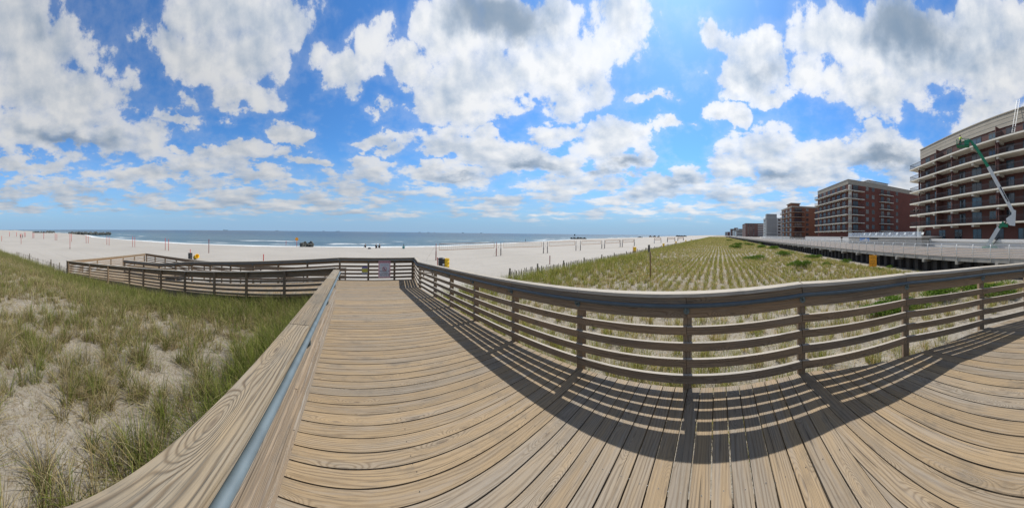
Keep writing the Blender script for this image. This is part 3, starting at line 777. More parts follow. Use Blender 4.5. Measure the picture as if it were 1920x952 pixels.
def field(name, batches, label, gain=(1, 1, 1)):
    Vs, Fs, Cs = [], [], []; off = 0
    for b in batches:
        if len(b[0]) == 0: continue
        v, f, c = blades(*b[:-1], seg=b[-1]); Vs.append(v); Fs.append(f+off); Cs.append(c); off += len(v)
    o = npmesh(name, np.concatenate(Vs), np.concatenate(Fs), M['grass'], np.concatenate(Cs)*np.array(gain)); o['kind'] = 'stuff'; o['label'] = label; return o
def A(v, n): return np.full(n, float(v))
# left field
bt = []
def scatter(n, x0, x1, y0, y1): return rs.uniform(x0, x1, n), rs.uniform(y0, y1, n)
x, y = scatter(64000, -34, -.7, -1.2, 8.4)
D_ = np.hypot(x, y); keep = (y < edge(x)+.3-.15*np.abs(vn(x, y, 1.1)))
den = .40 + .50*vn(x, y, .75, 2) + .25*vn(x, y, 2.2, 9)
nearrail = np.exp(-((x+1.35)/.75)**2)*sst(.9, 2.6, y)                 # thick green growth along the ramp
edgeband = sst(-3.2, -.6, y-edge(x))
rampband = np.exp(-((y-6.9)/1.3)**2)*sst(-1, -3, x)*sst(-14, -10, x)
den = np.maximum(den, 1.1*nearrail); den = np.maximum(den, .98*edgeband); den = np.maximum(den, .9*rampband)
keep &= rs.rand(len(x)) < np.clip(den, .0, 1)*np.where(D_ < 5, .105, np.where(D_ < 9, .16, .24))*np.where(D_ > 16, .7, 1.)*(1+1.5*nearrail)
x, y, D_ = x[keep], y[keep], D_[keep]; lush = np.maximum(np.maximum(np.exp(-((x+1.35)/.75)**2)*sst(.9, 2.6, y), .75*sst(-3.2, -.6, y-edge(x))), .7*np.exp(-((y-6.9)/1.3)**2)*sst(-1, -3, x))
print('left clumps', len(x))
for lo, hi, nb, sg, wdt in ((0, 5, 60, 3, .0085), (5, 10, 36, 2, .0125), (10, 18, 24, 2, .014), (18, 60, 15, 1, .026)):
    m = (D_ >= lo) & (D_ < hi); n = m.sum(); L = lush[m]
    hgt = (.34+.32*rs.rand(n)+.2*L)*(1.15 if hi == 5 else 1.); bt.append((x[m], y[m], nb, hgt, .055+.08*rs.rand(n)+.05*L, .38+.2*rs.rand(n), A(wdt, n), np.clip(.74-.55*L+.2*rs.normal(0, 1, n), .06, .92), sg))
# low dead litter
x, y = scatter(9500, -20, -.7, -1., 8); k = (y < edge(x)) & (rs.rand(len(x)) < .5+.4*vn(x, y, 1.2, 4)); x, y = x[k], y[k]; n = len(x)
bt.append((x, y, 12, A(.16, n), A(.24, n), A(1.1, n), A(.006, n)*np.clip(np.hypot(x, y)/4, 1, 3), A(.93, n), 2))
x, y = scatter(2600, -7, -.75, -.6, 6); k = rs.rand(len(x)) < .6+.3*vn(x, y, 2., 6); x, y = x[k], y[k]; n = len(x)
bt.append((x, y, 9, A(.11, n), A(.20, n), A(1.5, n), A(.0065, n), A(.96, n), 2))
field('beach_grass', bt, 'green and straw beach grass on the dune left of the ramp')
# right field: planted rows running along the coast, thick grass near the fence
bt = []
rx, ry = [], []
for ryv in np.arange(-15.6, 11.0, .46):
    s = 2.9
    while s < 330:
        st = .36 if s < 26 else (.5 if s < 60 else (1.0 if s < 140 else 2.2))
        rx.append(s+rs.uniform(-.12, .12)*st*1.5); ry.append(ryv); s += st
rx, ry = np.array(rx), np.array(ry); ry = ry + rs.normal(0, .035, len(rx)) + .12*np.sin(rx*.11)
jit = np.clip(sst(3.5, 6.5, ry)+sst(-3.2, -6, ry)+.9*sst(13, 6, rx), 0, 1); ry = ry + jit*rs.normal(0, .14, len(rx)); rx = rx + jit*rs.normal(0, .2, len(rx))
dens = 1.0 + .28*vn(rx, ry, .5, 3); dens = dens + .35*sst(5, 9, ry) - .16*sst(-3, -7, ry)*sst(60, 20, rx)
bare = sst(.55, .95, vn(rx, ry, .22, 14))*sst(20, 14, rx)*.9
k = (rs.rand(len(rx)) < np.clip(dens-bare, .05, 1)) & (ry < edge(rx)+.3) & ~((rx < 3.4) & (ry > 9))
rx, ry = rx[k], ry[k]; Dr = np.hypot(rx, ry)
print('right clumps', len(rx))
for lo, hi, nb, sg, wdt in ((0, 6, 66, 3, .0075), (6, 12, 44, 2, .011), (12, 25, 28, 2, .019), (25, 60, 17, 1, .040), (60, 150, 13, 1, .11), (150, 400, 11, 1, .28)):
    m = (Dr >= lo) & (Dr < hi); n = m.sum(); L = sst(5.5, 9.5, ry[m]); st = .36 if lo < 60 else .6
    bt.append((rx[m], ry[m], nb, .34+.18*rs.rand(n)+.28*L, (.075+.06*rs.rand(n)+.06*L)*(1 if lo < 60 else 3.), .34+.15*rs.rand(n), A(wdt, n), np.clip(.52-.34*L+.15*rs.normal(0, 1, n), .06, .9), sg))
x, y = scatter(15000, 2.9, 24, -15, 10); k = (rs.rand(len(x)) < .45+.4*vn(x, y, 1.2, 4)); x, y = x[k], y[k]; n = len(x)
bt.append((x, y, 12, A(.15, n), A(.24, n), A(1.1, n), A(.0075, n)*np.clip(np.hypot(x, y)/4, 1, 3), A(.95, n), 2))
# green tufts close to the outer side of the ramp rail
x, y = rs.uniform(2.9, 4.6, 190), rs.uniform(-1.0, 8.6, 190); n = len(x)
bt.append((x, y, 34, .30+.2*rs.rand(n), A(.10, n), A(.45, n), A(.0075, n), A(.22, n), 2))
field('planted_beach_grass', bt, 'rows of beach grass planted along the dune right of the ramp', (1.32, 1.25, 1.1))

# ------------------------------------------------------------------ shrubs
def shrub_mesh(seed, n, leaf=.055):
    r = np.random.RandomState(seed); m = MB()
    lob = [(r.uniform(-.55, .55), r.uniform(-.55, .55), r.uniform(.25, .6), r.uniform(.28, .5)) for _ in range(9)]
    for _ in range(n):
        lx, ly, lz, lr = lob[r.randint(len(lob))]; d = r.normal(0, 1, 3); d /= np.linalg.norm(d); d[2] = abs(d[2])*(.9) - .25
        p = np.array([lx, ly, lz]) + d*lr*r.uniform(.55, 1.12)
        if p[2] < .02: continue
        a = r.normal(0, 1, 3); a /= np.linalg.norm(a); b = np.cross(a, r.normal(0, 1, 3)); b /= np.linalg.norm(b)
        s = leaf*r.uniform(.6, 1.3); k = len(m.v)
        m.v += [tuple(p-a*s), tuple(p+b*s*.45), tuple(p+a*s), tuple(p-b*s*.45)]; m.face([k, k+1, k+2, k+3])
    return m
stem = MB()
for i in range(9):
    a = i*.7; stem.tube([(0, 0, -.15), (.18*math.cos(a), .18*math.sin(a), .2), (.5*math.cos(a), .5*math.sin(a), .55)], [.018, .012, .005], 5)
S_PROTO = []
def place_shrub(x, y, s, sz, label, v=0, group='green shrubs on the dune below the boardwalk'):
    z = float(tz(x, y))
    t = thing('dune_shrub', label, 'shrub', (0, 0, 0), group)
    if len(S_PROTO) <= v:
        f = shrub_mesh(30+v, 2600, .045).build('foliage', M['leaf'], t); st = stem.build('stem', M['slat'], t); S_PROTO.append((f, st))
    else:
        for q in S_PROTO[v]:
            c = q.copy(); COL.objects.link(c); c.parent = t; c.matrix_parent_inverse = Matrix()
    t.rotation_euler = (0, 0, rnd.random()*6); t.scale = (s, s, sz); t.location = (x, y, z-.03)
for v in range(4): pass
SH = [(1500, 503, 1.15, .62, 'low wide bright green shrub spreading in pale grass, nearest the end of the long rail'), (1585, 494, .85, .85, 'rounded bright green shrub standing beside the dark steel wall left of the orange sign'),
      (1668, 502, .50, .75, 'small pointed green shrub just right of the orange sign'), (1645, 506, .75, .35, 'low spreading green shrub at the foot of the orange sign'),
      (1525, 486, 1.3, .5, 'flat olive green shrub behind the low bright one, halfway to the steel wall'), (1470, 480, 1.5, .5, 'olive shrub clump in the dune grass by a bare sandy track'),
      (1412, 487, 1.5, .40, 'low yellow-green shrub patch at the end of the planted rows'), (1380, 466, 1.7, .5, 'dark green shrub beside the planted rows, nearer of two'),
      (1384, 461, 1.7, .5, 'dark green shrub beside the planted rows, farther of two'), (1425, 465, 1.6, .5, 'dark green shrub in the middle of the rough dune strip'),
      (1405, 460, 1.6, .5, 'small dark shrub in the rough strip closest to the rows'), (1452, 468, 1.6, .5, 'olive shrub below the boardwalk in front of the pale fence'),
      (1368, 452, 2.0, .45, 'far dark shrub at the edge of the rows near the vanishing dune'), (1430, 458, 1.8, .45, 'far shrub close under the boardwalk edge'),
      (1395, 453, 2.0, .45, 'far shrub between the rows and the boardwalk'), (1550, 497, .6, .5, 'little green shrub in the sandy gap below the steel wall'),
      (1655, 592, 0.96, 0.47, 'low bright green shrub seen through the railing below the kinked rail'), (1680, 588, 0.93, 0.47, 'green shrub seen between the rail boards left of the sunlit post'),
      (1700, 575, 1.01, 0.47, 'green shrub seen between the rail boards right of the sunlit post'), (1770, 560, 1.12, 0.55, 'broad green shrub behind the railing near the boardwalk end'),
      (1820, 552, 1.16, 0.55, 'green shrub behind the railing before its last visible post'), (1885, 556, 1.16, 0.59, 'green shrub behind the railing beyond its last visible post')]
for i, (px, py, s, sz, lb) in enumerate(SH):
    g = gp(px, py, -1.0)
    for _ in range(5): g = gp(px, py, float(tz(g.x, g.y)))
    place_shrub(g.x, g.y, s, s*sz/.85, lb, i % 4)
# ------------------------------------------------------------------ boardwalk behind the dune
BY0, BY1, BZ = -17.0, -28.0, -.28
mb = MB(); mb.prism([(-40, BY1), (520, BY1), (520, BY0), (-40, BY0)], BZ-.06, BZ, (1, 0))
bwk = mb.build('boardwalk_path', M['boardwalk']); struct(bwk, 'wide raised boardwalk of pale and pinkish planks')
mb = MB(); x = -38.
while x < 500:
    mb.abox(x+.004, x+3.596, BY0+.002, BY0+.07, BZ-.36, BZ-.01); mb.abox(x+.004, x+3.596, BY1-.07, BY1-.002, BZ-.36, BZ-.01); x += 3.6
mb.build('edge_beam', M['concrete'], bwk)
x = 2.6; k = 0; far_ = MB()
while x < 400:
    mb = MB() if k < 95 else far_
    mb.abox(x, x+.24, BY0-2., BY0+.22, BZ-.62, BZ-.37); k += 1; x += 3.6
    if k <= 95: mb.build('pile_cap', M['concrete'], bwk)
struct(far_.build('pile_cap', M['concrete'], bwk), None, 'stuff')
# corrugated steel sheet-pile wall
mb = MB(); pts = []; x = -38.; k = 0
while x < 460:
    w = .42 if x < 90 else 1.2
    yy = BY0-.55 if k % 2 else BY0-.95
    pts += [(x, yy), (x+w, yy)]; x += w+.16; k += 1
for (xa, ya), (xb, yb) in zip(pts[:-1], pts[1:]):
    b = len(mb.v); mb.v += [(xa, ya, -2.6), (xb, yb, -2.6), (xb, yb, -.42), (xa, ya, -.42)]; mb.face([b+1, b, b+3, b+2])
t = mb.build('seawall', M['pile']); tag(t, 'dark corrugated steel wall below the boardwalk edge', 'wall')
mb = MB(); mb.prism([(-40, BY1-.3), (-40, -4000), (9000, -4000), (9000, BY1-.3)], -1.75, -1.55, (1, 0))
struct(mb.build('pavement', M['concrete']), 'paved ground between boardwalk and apartment blocks')

def metal_rail(label, y, x0, x1, step, bars, top=1.07, below=-.30, inn=-1):
    t = thing('boardwalk_railing', label, 'railing', (x0, y, BZ)); xs = []; x = x0
    while x < x1: xs.append(x); x += step
    def post(m, x):
        m.tube([(x, y, BZ+below), (x, y, BZ+top*.80), (x, y+.03*inn, BZ+top*.92), (x, y+.10*inn, BZ+top)], .034, 6)
    for x in xs[:100]: m = MB(); post(m, x); m.build('post', M['alu'], t, True)
    m = MB()
    for x in xs[100:]: post(m, x)
    if xs[100:]: struct(m.build('post', M['alu'], t, True), None, 'stuff')
    m = MB()
    for i in range(bars): m.tube([(x0, y+.02*inn, BZ+.12+i*(top*.86-.12)/bars), (xs[-1], y+.02*inn, BZ+.12+i*(top*.86-.12)/bars)], .028, 6)
    m.build('bars', M['alu'], t, True)
    m = MB(); m.tube([(x0, y+.12*inn, BZ+top), (xs[-1], y+.12*inn, BZ+top)], .036, 8); m.build('top_rail', M['alu'], t, True)
    return t
metal_rail('pale metal railing along the ocean edge of the boardwalk', BY0+.10, 2.2, 330, 1.55, 6)
metal_rail('pale metal railing along the far, landward edge of the boardwalk', BY1-.1, -12, 150, 2.4, 5, top=1.0, inn=1)

# ------------------------------------------------------------------ apartment blocks
class Fr:
    """frame on the ground: a along the sea front, b backwards from it"""
    def __init__(s, O, a):
        s.O = Vector((O[0], O[1], 0)); s.a = Vector((a[0], a[1], 0)).normalized()
    def set(s, bsign): s.b = Vector((-s.a.y, s.a.x, 0))*bsign; return s
    def box(s, m, a0, a1, b0, b1, z0, z1, mi=0):
        o = s.O + s.a*a0 + s.b*b0 + Zv*z0
        if s.a.cross(s.b).z > 0: m.box(o, s.a, s.b, Zv, a1-a0, b1-b0, z1-z0, mi)
        else: m.box(s.O + s.a*a0 + s.b*b1 + Zv*z0, s.a, -s.b, Zv, a1-a0, b1-b0, z1-z0, mi)
    def part(s, name, mt, parent, *bx):
        m = MB()
        for q in bx: s.box(m, *q)
        return m.build(name, mt, parent)
def window(fr, t, face, c, z, w, h, name='window', gl=None, mull=1, sill=True, off=0.):
    """face 'f': on the front plane (b = off), centre a = c; 's': on the side plane (a = off), centre b = c"""
    gl = gl or (M['curtain'] if rnd.random() < .28 else M['glass']); e = .07
    def q(u0, u1, d0, d1, z0, z1): return (u0, u1, off+d0, off+d1, z0, z1) if face == 'f' else (off+d0, off+d1, u0, u1, z0, z1)
    bx = [q(c-w/2-e, c+w/2+e, -.06, -.005, z+h, z+h+e), q(c-w/2-e, c+w/2+e, -.09 if sill else -.06, -.005, z-e, z),
          q(c-w/2-e, c-w/2, -.06, -.005, z, z+h), q(c+w/2, c+w/2+e, -.06, -.005, z, z+h)]
    for i in range(mull): u = c-w/2+w*(i+1)/(mull+1); bx.append(q(u-.03, u+.03, -.055, -.005, z, z+h))
    o = fr.part(name, M['dark_rail'] if name == 'balcony_door' else M['slat'], t, *bx)
    fr.part('pane', gl, o, q(c-w/2, c+w/2, -.03, -.004, z, z+h))
    return o
def bal_rail(fr, t, path, z, h=1.05, step=.16, name='balcony_railing', mt=None):
    """picket railing along a path in (a,b)"""
    m = MB()
    def W3(a, b, zz): return fr.O + fr.a*a + fr.b*b + Zv*zz
    for (a0, b0), (a1, b1) in zip(path[:-1], path[1:]):
        L = math.hypot(a1-a0, b1-b0)
        for zz in (z+h, z+.10, z+h-.14): m.beam(W3(a0, b0, zz), W3(a1, b1, zz), .05, .035)
        n = int(L/step)
        for i in range(n+1):
            k = i/max(n, 1); a, b = a0+(a1-a0)*k, b0+(b1-b0)*k
            m.beam(W3(a, b, z), W3(a, b, z+h), .022, .022, up=fr.a)
    return m.build(name, mt or M['dark_rail'], t)

# nearest block: long sea front of continuous balconies
cA = dp(1727, 57.0); cB = dp(1919, 38.3)
f1 = Fr(cA, (cB-cA)); f1.set(1 if Vector((-f1.a.y, f1.a.x)).y < 0 else -1)
t = thing('apartment_block', 'nearest dark brick apartment block with long pale balcony slabs, behind the boom lift', 'building', (cA.x, cA.y, BZ))
LB = 50.
f1.part('wall', M['brick_dark'], t, (0, LB, 0, 20, -1.6, 20.3))
f1.part('parapet', M['parapet'], t, (-.04, LB, -.06, .3, 20.3, 22.6), (-.04, .3, .3, 20, 20.3, 22.6), (-.12, LB+.1, -.16, .42, 22.6, 22.78), (-.12, .42, .42, 20.1, 22.6, 22.78))
f1.part('parapet_course', M['concrete'], t, (-.06, LB, -.085, -.062, 21.0, 21.06), (-.06, LB, -.085, -.062, 21.8, 21.86), (-.06, LB, -.12, -.062, 20.3, 20.42))
f1.part('roof', M['concrete'], t, (.3, LB, .3, 20, 20.3, 20.5))
for k in range(6):
    z = 3.72+2.83*k
    f1.part('balcony_slab', M['slab'], t, (-2.0, LB, -2.0, -.003, z-.27, z), (-2.0, -.003, 0, 3.2, z-.27, z))
    for a in np.arange(1.2, LB, 5.6): f1.part('balcony_bracket', M['slab'], t, (a, a+.55, -1.75, -.004, z-.68, z-.272))
    bal_rail(f1, t, [(-1.9, 3.1), (-1.9, -1.9), (LB, -1.9)], z, 1.02, .17)
    zz = z if k < 5 else z
    for i, a in enumerate(np.arange(2.9, 40, 3.75)):
        if i % 3 == 1: window(f1, t, 'f', a, z+.02, 2.3, 2.1, 'balcony_door', M['glassblue'] if (i+k) % 2 else M['glass'])
        else: window(f1, t, 'f', a, z+.7 if i % 3 else z+.02, 1.5, 1.35 if i % 3 else 2.05, 'window' if i % 3 else 'balcony_door', M['glassblue'] if (i*2+k) % 5 == 0 else M['glass'])
for k in range(5):
    for a in np.arange(1.2, LB, 11.2): f1.part('balcony_pier', M['brick_dark'], t, (a+.12, a+.44, -1.65, -1.3, 3.73+2.83*k, 3.73+2.83*(k+1)-.69))
for k in range(6):
    for a in (8.0, 23.5, 34.5): f1.part('partition', M['brick_dark'], t, (a, a+.16, -1.75, -.005, 3.725+2.83*k, 3.725+2.83*k+(2.55 if k < 5 else 2.1)))
for i, a in enumerate(np.arange(2.9, 40, 5.0)): window(f1, t, 'f', a, .4, 2.0, 2.2, 'balcony_door', M['glassblue'] if i % 2 else M['glass'])
f1.part('corner_pier', M['slab'], t, (-.05, .7, -1.2, -.005, .4, 3.44))
w = MB(); f1.box(w, -6, LB, -4.6, -4.3, .35, .85); f1.box(w, -6, LB, -4.4, -4.2, -1.6, .348); o = w.build('garden_wall', M['white']); tag(o, 'long low white wall in front of the nearest apartment block', 'wall')

# ladder on the parapet
lt = thing('ladder', 'pale aluminium ladder leaning on the parapet of the nearest apartment block', 'ladder', (0, 0, 0))
aL = 0.
for q in np.arange(5, 45, .25):
    p = f1.O+f1.a*q+f1.b*(-1.2); b_ = math.atan2(p.x, p.y)
    if abs(b_-bearing(1904)) < .006: aL = q; break
m_ = MB()
def fw(a, b, z): return f1.O+f1.a*a+f1.b*b+Zv*z
for s_ in (-.26, .26): m_.beam(fw(aL+s_, -1.35, 17.9), fw(aL+.5+s_, -.3, 24.0), .06, .06, up=f1.a)
m_.build('rails', M['alu'], lt)
for i in range(18):
    k = (i+.6)/18.5; m_ = MB(); m_.tube([fw(aL-.26+.5*k, -1.35+1.05*k, 17.9+6.1*k), fw(aL+.26+.5*k, -1.35+1.05*k, 17.9+6.1*k)], .022, 5); m_.build('rung', M['alu'], lt)

# second block: balconies wrap a corner, brick side with window columns
c2 = Vector((70.3, -45.0, 0)); f2 = Fr(c2, (1, .0)); f2.set(-1)
t = thing('apartment_block', 'second brick apartment block, pale balconies wrapping its corner and a white rooftop plant room', 'building', (c2.x, c2.y, BZ))
L2, S2 = 26., 44.
f2.part('wall', M['brick'], t, (0, L2, 0, S2, -1.6, 20.2))
f2.part('parapet', M['parapet'], t, (-.06, L2, -.06, .3, 20.2, 21.85), (-.06, .3, .3, S2, 20.2, 21.85), (-.14, L2+.1, -.14, .4, 21.85, 22.0), (-.14, .4, .4, S2, 21.85, 22.0))
f2.part('roof', M['concrete'], t, (.3, L2, .3, S2, 20.2, 20.4))
pr_ = f2.part('plant_room', M['stucco'], t, (5, 11, 13, 24, 20.41, 24.2)); f2.part('plant_room_roof', M['slat'], pr_, (4.8, 11.2, 12.8, 24.2, 24.21, 24.4), (7, 8, 15, 16, 24.4, 25.1))
f2.part('corner_pier', M['slab'], t, (-.9, -.02, .0, .9, -.3, 19.9))
for k in range(6):
    z = 3.35+2.92*k
    f2.part('balcony_slab', M['slab'], t, (-1.5, L2, -1.7, -.004, z-.28, z), (-1.5, -.004, 0, 6.4, z-.28, z))
    for a in np.arange(1, L2, 4.): f2.part('balcony_bracket', M['slab'], t, (a, a+.4, -1.5, -.005, z-.6, z-.282))
    bal_rail(f2, t, [(-1.42, 6.3), (-1.42, -1.6), (L2, -1.6)], z, 1.0, .2)
    m = MB()
    for i in range(13):     # bowed balcony further along the side
        a0 = math.pi*i/12; a1 = math.pi*(i+1)/12
        if i == 12: break
        b0, b1 = 18.2-3.6*math.cos(a0), 18.2-3.6*math.cos(a1); d0, d1 = .9+.5*math.sin(a0), .9+.5*math.sin(a1)
        f2.box(m, -max(d0, d1), -.005, b0, b1-.001, z-.25, z)
    m.build('curved_balcony_slab', M['slab'], t)
    bal_rail(f2, t, [(-.95, 14.7), (-1.38, 18.2), (-.95, 21.7)], z, 1.0, .22)
    for i, a in enumerate(np.arange(3, L2-1, 4.)): window(f2, t, 'f', a, z+.05, 2.0, 2.1, 'balcony_door')
    for b_ in (8.7, 11.6, 24.7): window(f2, t, 's', b_, z+.75, 1.2, 1.45, off=0.)
    window(f2, t, 's', 3.2, z+.05, 2.2, 2.1, 'balcony_door'); window(f2, t, 's', 16.4, z+.05, 1.5, 2.1, 'balcony_door'); window(f2, t, 's', 19.8, z+.4, 1.5, 1.6)
for b_ in (8.7, 11.6, 24.7): window(f2, t, 's', b_, .9, 1.2, 1.45)
w = MB(); w.abox(64.5, 104, -42.2, -41.9, -1.6, 1.1); tag(w.build('garden_wall', M['white']), 'low white wall in front of the second apartment block', 'wall')

# third block: orange-brown, glazed stair strip
c3 = Vector((127.5, -43.0, 0)); f3 = Fr(c3, (1, 0)); f3.set(-1)
t = thing('apartment_block', 'orange-brown brick apartment block with dark stacked corner balconies and a glazed stair strip', 'building', (c3.x, c3.y, BZ))
f3.part('wall', M['brick_orange'], t, (0, 22, 0, 34, -1.6, 18.0)); f3.part('parapet', M['parapet'], t, (-.2, 22.2, -.2, 34, 18.0, 18.9))
f3.part('penthouse', M['brick_orange'], t, (6, 14, 1.5, 7, 18.91, 21.0)); f3.part('penthouse_roof', M['parapet'], t, (5.5, 14.5, 1, 7.5, 21.01, 21.5))
f3.part('stair_glazing', M['glassblue'], t, (-.12, -.005, 15.0, 18.6, 2.6, 17.2)); f3.part('base_band', M['concrete'], t, (-.1, -.006, 0, 34, -.3, .9), (0, 22, -.1, -.006, -.3, .9))
for k in range(6):
    z = .9+2.9*k
    for a in (.3, 8.2, 15.8):
        f3.part('balcony_slab', M['parapet'], t, (a, a+5.2, -1.6, -.005, z-.25, z)); bal_rail(f3, t, [(a+.05, -1.5), (a+5.15, -1.5)], z, 1.0, .3)
    f3.part('balcony_slab', M['parapet'], t, (-1.5, -.005, .2, 7.4, z-.25, z)); bal_rail(f3, t, [(-1.4, .3), (-1.4, 7.3)], z, 1.0, .3)
    for a in (2.9, 10.8, 18.4): window(f3, t, 'f', a, z+.05, 3., 2.1, 'balcony_door')
    window(f3, t, 's', 3.8, z+.05, 4.5, 2.1, 'balcony_door'); window(f3, t, 's', 9.6, z+.6, 1.6, 1.5); window(f3, t, 's', 22., z+.6, 1.6, 1.5)
# fourth: pale grey, tall plain tower at its corner
c4 = Vector((186., -40.5, 0)); f4 = Fr(c4, (1, 0)); f4.set(-1)
t = thing('apartment_block', 'pale grey rendered apartment block with a taller plain corner tower', 'building', (c4.x, c4.y, BZ))
f4.part('wall', M['stucco'], t, (0, 20, 1.5, 30, -1.6, 16.2)); f4.part('tower', M['stucco2'], t, (-.8, 4.2, .0, 8.6, -1.6, 19.3)); f4.part('cornice', M['stucco'], t, (-1., 20.2, 1.2, 1.495, 15.8, 16.5), (-.95, 4.35, -.15, 8.75, 16.2, 16.5), (-.95, 4.35, -.15, 8.75, 3.4, 3.7))
for k in range(6):
    for a in (6, 9.5, 13, 16.5): window(f4, t, 'f', a, .7+2.6*k, 1.3, 1.5, off=1.5)
    for b_ in (11, 15): window(f4, t, 's', b_, .7+2.6*k, 2.0, 1.5)
    f4.part('balcony_slab', M['stucco'], t, (-1.3, -.005, 17, 24, .4+2.6*k, .6+2.6*k)); bal_rail(f4, t, [(-1.25, 17), (-1.25, 24)], .6+2.6*k, 1., .4)
# fifth: long brown block with white balcony bands
c5 = Vector((345., -39, 0)); f5 = Fr(c5, (1, 0)); f5.set(-1)
t = thing('apartment_block', 'long muted brown block with bands of white balconies beyond the grey one', 'building', (c5.x, c5.y, BZ))
f5.part('wall', M['brick_mauve'], t, (-14, 28, 2, 46, -1.6, 18.6)); f5.part('cornice', M['slat'], t, (-14.2, 28, 1.8, 46, 18.6, 19.1)); f5.part('raised_wing', M['brick_mauve'], t, (-13, 0, 36, 50, 18.6, 22.5))
for k in range(7):
    z = .8+2.6*k
    f5.part('balcony_band', M['white'], t, (-15.2, -14.005, 20, 44, z, z+1.0))
    for b_ in (6, 10, 14): window(f5, t, 's', b_, z+.6, 1.6, 1.3, off=-14)
    for a in (-9, -3, 3, 9, 15, 21): window(f5, t, 'f', a, z+.6, 2., 1.3, off=2)
def far_block(x, y, l, d, h, mt, label, extra=None):
    f = Fr((x, y), (1, 0)).set(-1); t = thing('apartment_block', label, 'building', (x, y, BZ))
    f.part('wall', mt, t, (0, l, 0, d, -1.6, h)); f.part('roof', M['slat'], t, (-.3, l+.3, -.3, d+.3, h, h+.5))
    if extra: f.part('plant_room', mt, t, (2, l*.4, d*.3, d*.6, h+.5, h+3.5))
    for k in range(int(h/3)):
        f.part('window_band', M['glass'], t, (-.15, -.005, 2, d-2, 1.2+3*k, 2.6+3*k), (2, l-2, -.15, -.005, 1.2+3*k, 2.6+3*k))
far_block(440, -36, 30, 20, 9, M['stucco'], 'low pale far block just beyond the long brown one')
far_block(520, -37, 25, 22, 13, M['stucco'], 'pale stepped far block against the sky beyond the brown one', 1)
far_block(640, -38, 40, 34, 19, M['brick_mauve'], 'square dark far block rising above its pale neighbours', 1)
far_block(800, -36, 50, 30, 13, M['brick_mauve'], 'low dark far block second from the vanishing end of the shore')
far_block(1050, -38, 80, 60, 16, M['stucco2'], 'farthest greyish block at the vanishing end of the shore')

# white slatted fence, pool terrace and mural behind the boardwalk
t = thing('white_fence', 'long white lattice fence between boardwalk and the orange-brown block', 'fence', (100, -30, BZ))
m = MB(); x = 92.
while x < 150: m.abox(x, x+.12, -30.1, -30., BZ-.1, 1.25); x += 2.4
m.build('post', M['white'], t); m = MB()
for i in range(6): m.abox(92, 149, -30.0, -29.96, BZ+.12+.24*i, BZ+.28+.24*i)
m.build('boards', M['white'], t)
f6 = Fr((40.5, -35.0), (1, 0)).set(-1)
t = thing('pool_terrace', 'raised pale pool terrace with glass railing between the two nearest brick blocks', 'terrace', (40.5, -35, BZ))
f6.part('wall', M['concrete'], t, (-12, 14, 0, 8, -1.6, 1.05)); f6.part('coping', M['white'], t, (-12.2, 14.2, -.2, 8, 1.05, 1.3))
gm, gn, gb = mat('clear_glass_rail'); gb.inputs['Base Color'].default_value = (.75, .85, .95, 1); gb.inputs['Roughness'].default_value = .05; gb.inputs['Alpha'].default_value = .28
f6.part('glass_railing', gm, t, (-12, 14, -.08, -.05, 1.31, 2.3)); m = MB()
for a in np.arange(-12, 14.1, 1.6): f6.box(m, a, a+.05, -.1, -.045, 1.31, 2.35)
m.build('railing_posts', M['alu'], t)
f6.part('mural_panel', M['blue'], t, (4.5, 8.6, -.07, -.004, .1, .95)); f6.part('mural_shape', M['white'], t, (5., 6.9, -.09, -.072, .25, .6), (5.5, 6.2, -.11, -.091, .4, .85)); f6.part('dark_panel', M['black'], t, (1.2, 4.3, -.06, -.004, .45, .95))
ORD = ['first', 'second', 'third', 'fourth', 'fifth', 'sixth', 'seventh', 'eighth', 'ninth', 'tenth']
for i, a in enumerate(np.arange(-10.5, 12, 2.5)):
    c = thing('pool_chair', ORD[i]+' white pool chair on the terrace, counting from the black street lamp', 'chair', tuple(f6.O+f6.a*a+f6.b*1.4+Zv*1.31), 'white pool chairs on the terrace')
    f6.part('seat', M['stucco'], c, (a-.3, a+.3, .9, 2.0, 1.62, 1.68)); m = MB()
    m.box(f6.O+f6.a*(a-.3)-f6.b*1.3*-1+f6.b*.7+Zv*1.66, f6.a, (f6.b*.5+Zv*.86).normalized(), f6.a.cross((f6.b*.5+Zv*.86).normalized()), .6, .62, .05); m.build('backrest', M['stucco'], c)
    for (p, q) in ((-.28, .95), (.24, .95), (-.28, 1.9), (.24, 1.9)): f6.part('leg', M['alu'], c, (a+p, a+p+.04, q, q+.04, 1.305, 1.62))

# street lamp
lp = dp(1718, 46.)
t = thing('street_lamp', 'tall thin black street lamp standing in front of the nearest block corner', 'lamp', (lp.x, lp.y, BZ))
lathe_real([(.14, -1.4), (.13, .5), (.07, .7), (.055, 3.5), (.05, 7.4)], (lp.x, lp.y, BZ), 12).build('pole', M['black'], t, True)
m = MB(); m.tube([(lp.x-.5, lp.y, BZ+6.9), (lp.x-.35, lp.y, BZ+7.25), (lp.x, lp.y, BZ+7.4), (lp.x+.35, lp.y, BZ+7.25), (lp.x+.5, lp.y, BZ+6.9)], .035, 8); m.build('arm', M['black'], t, True)
for s_ in (-1, 1): lathe_real([(.05, .25), (.17, .12), (.2, -.05), (.12, -.28), (.03, -.34)], (lp.x+.5*s_, lp.y, BZ+6.75), 12).build('lantern', M['black'], t, True)

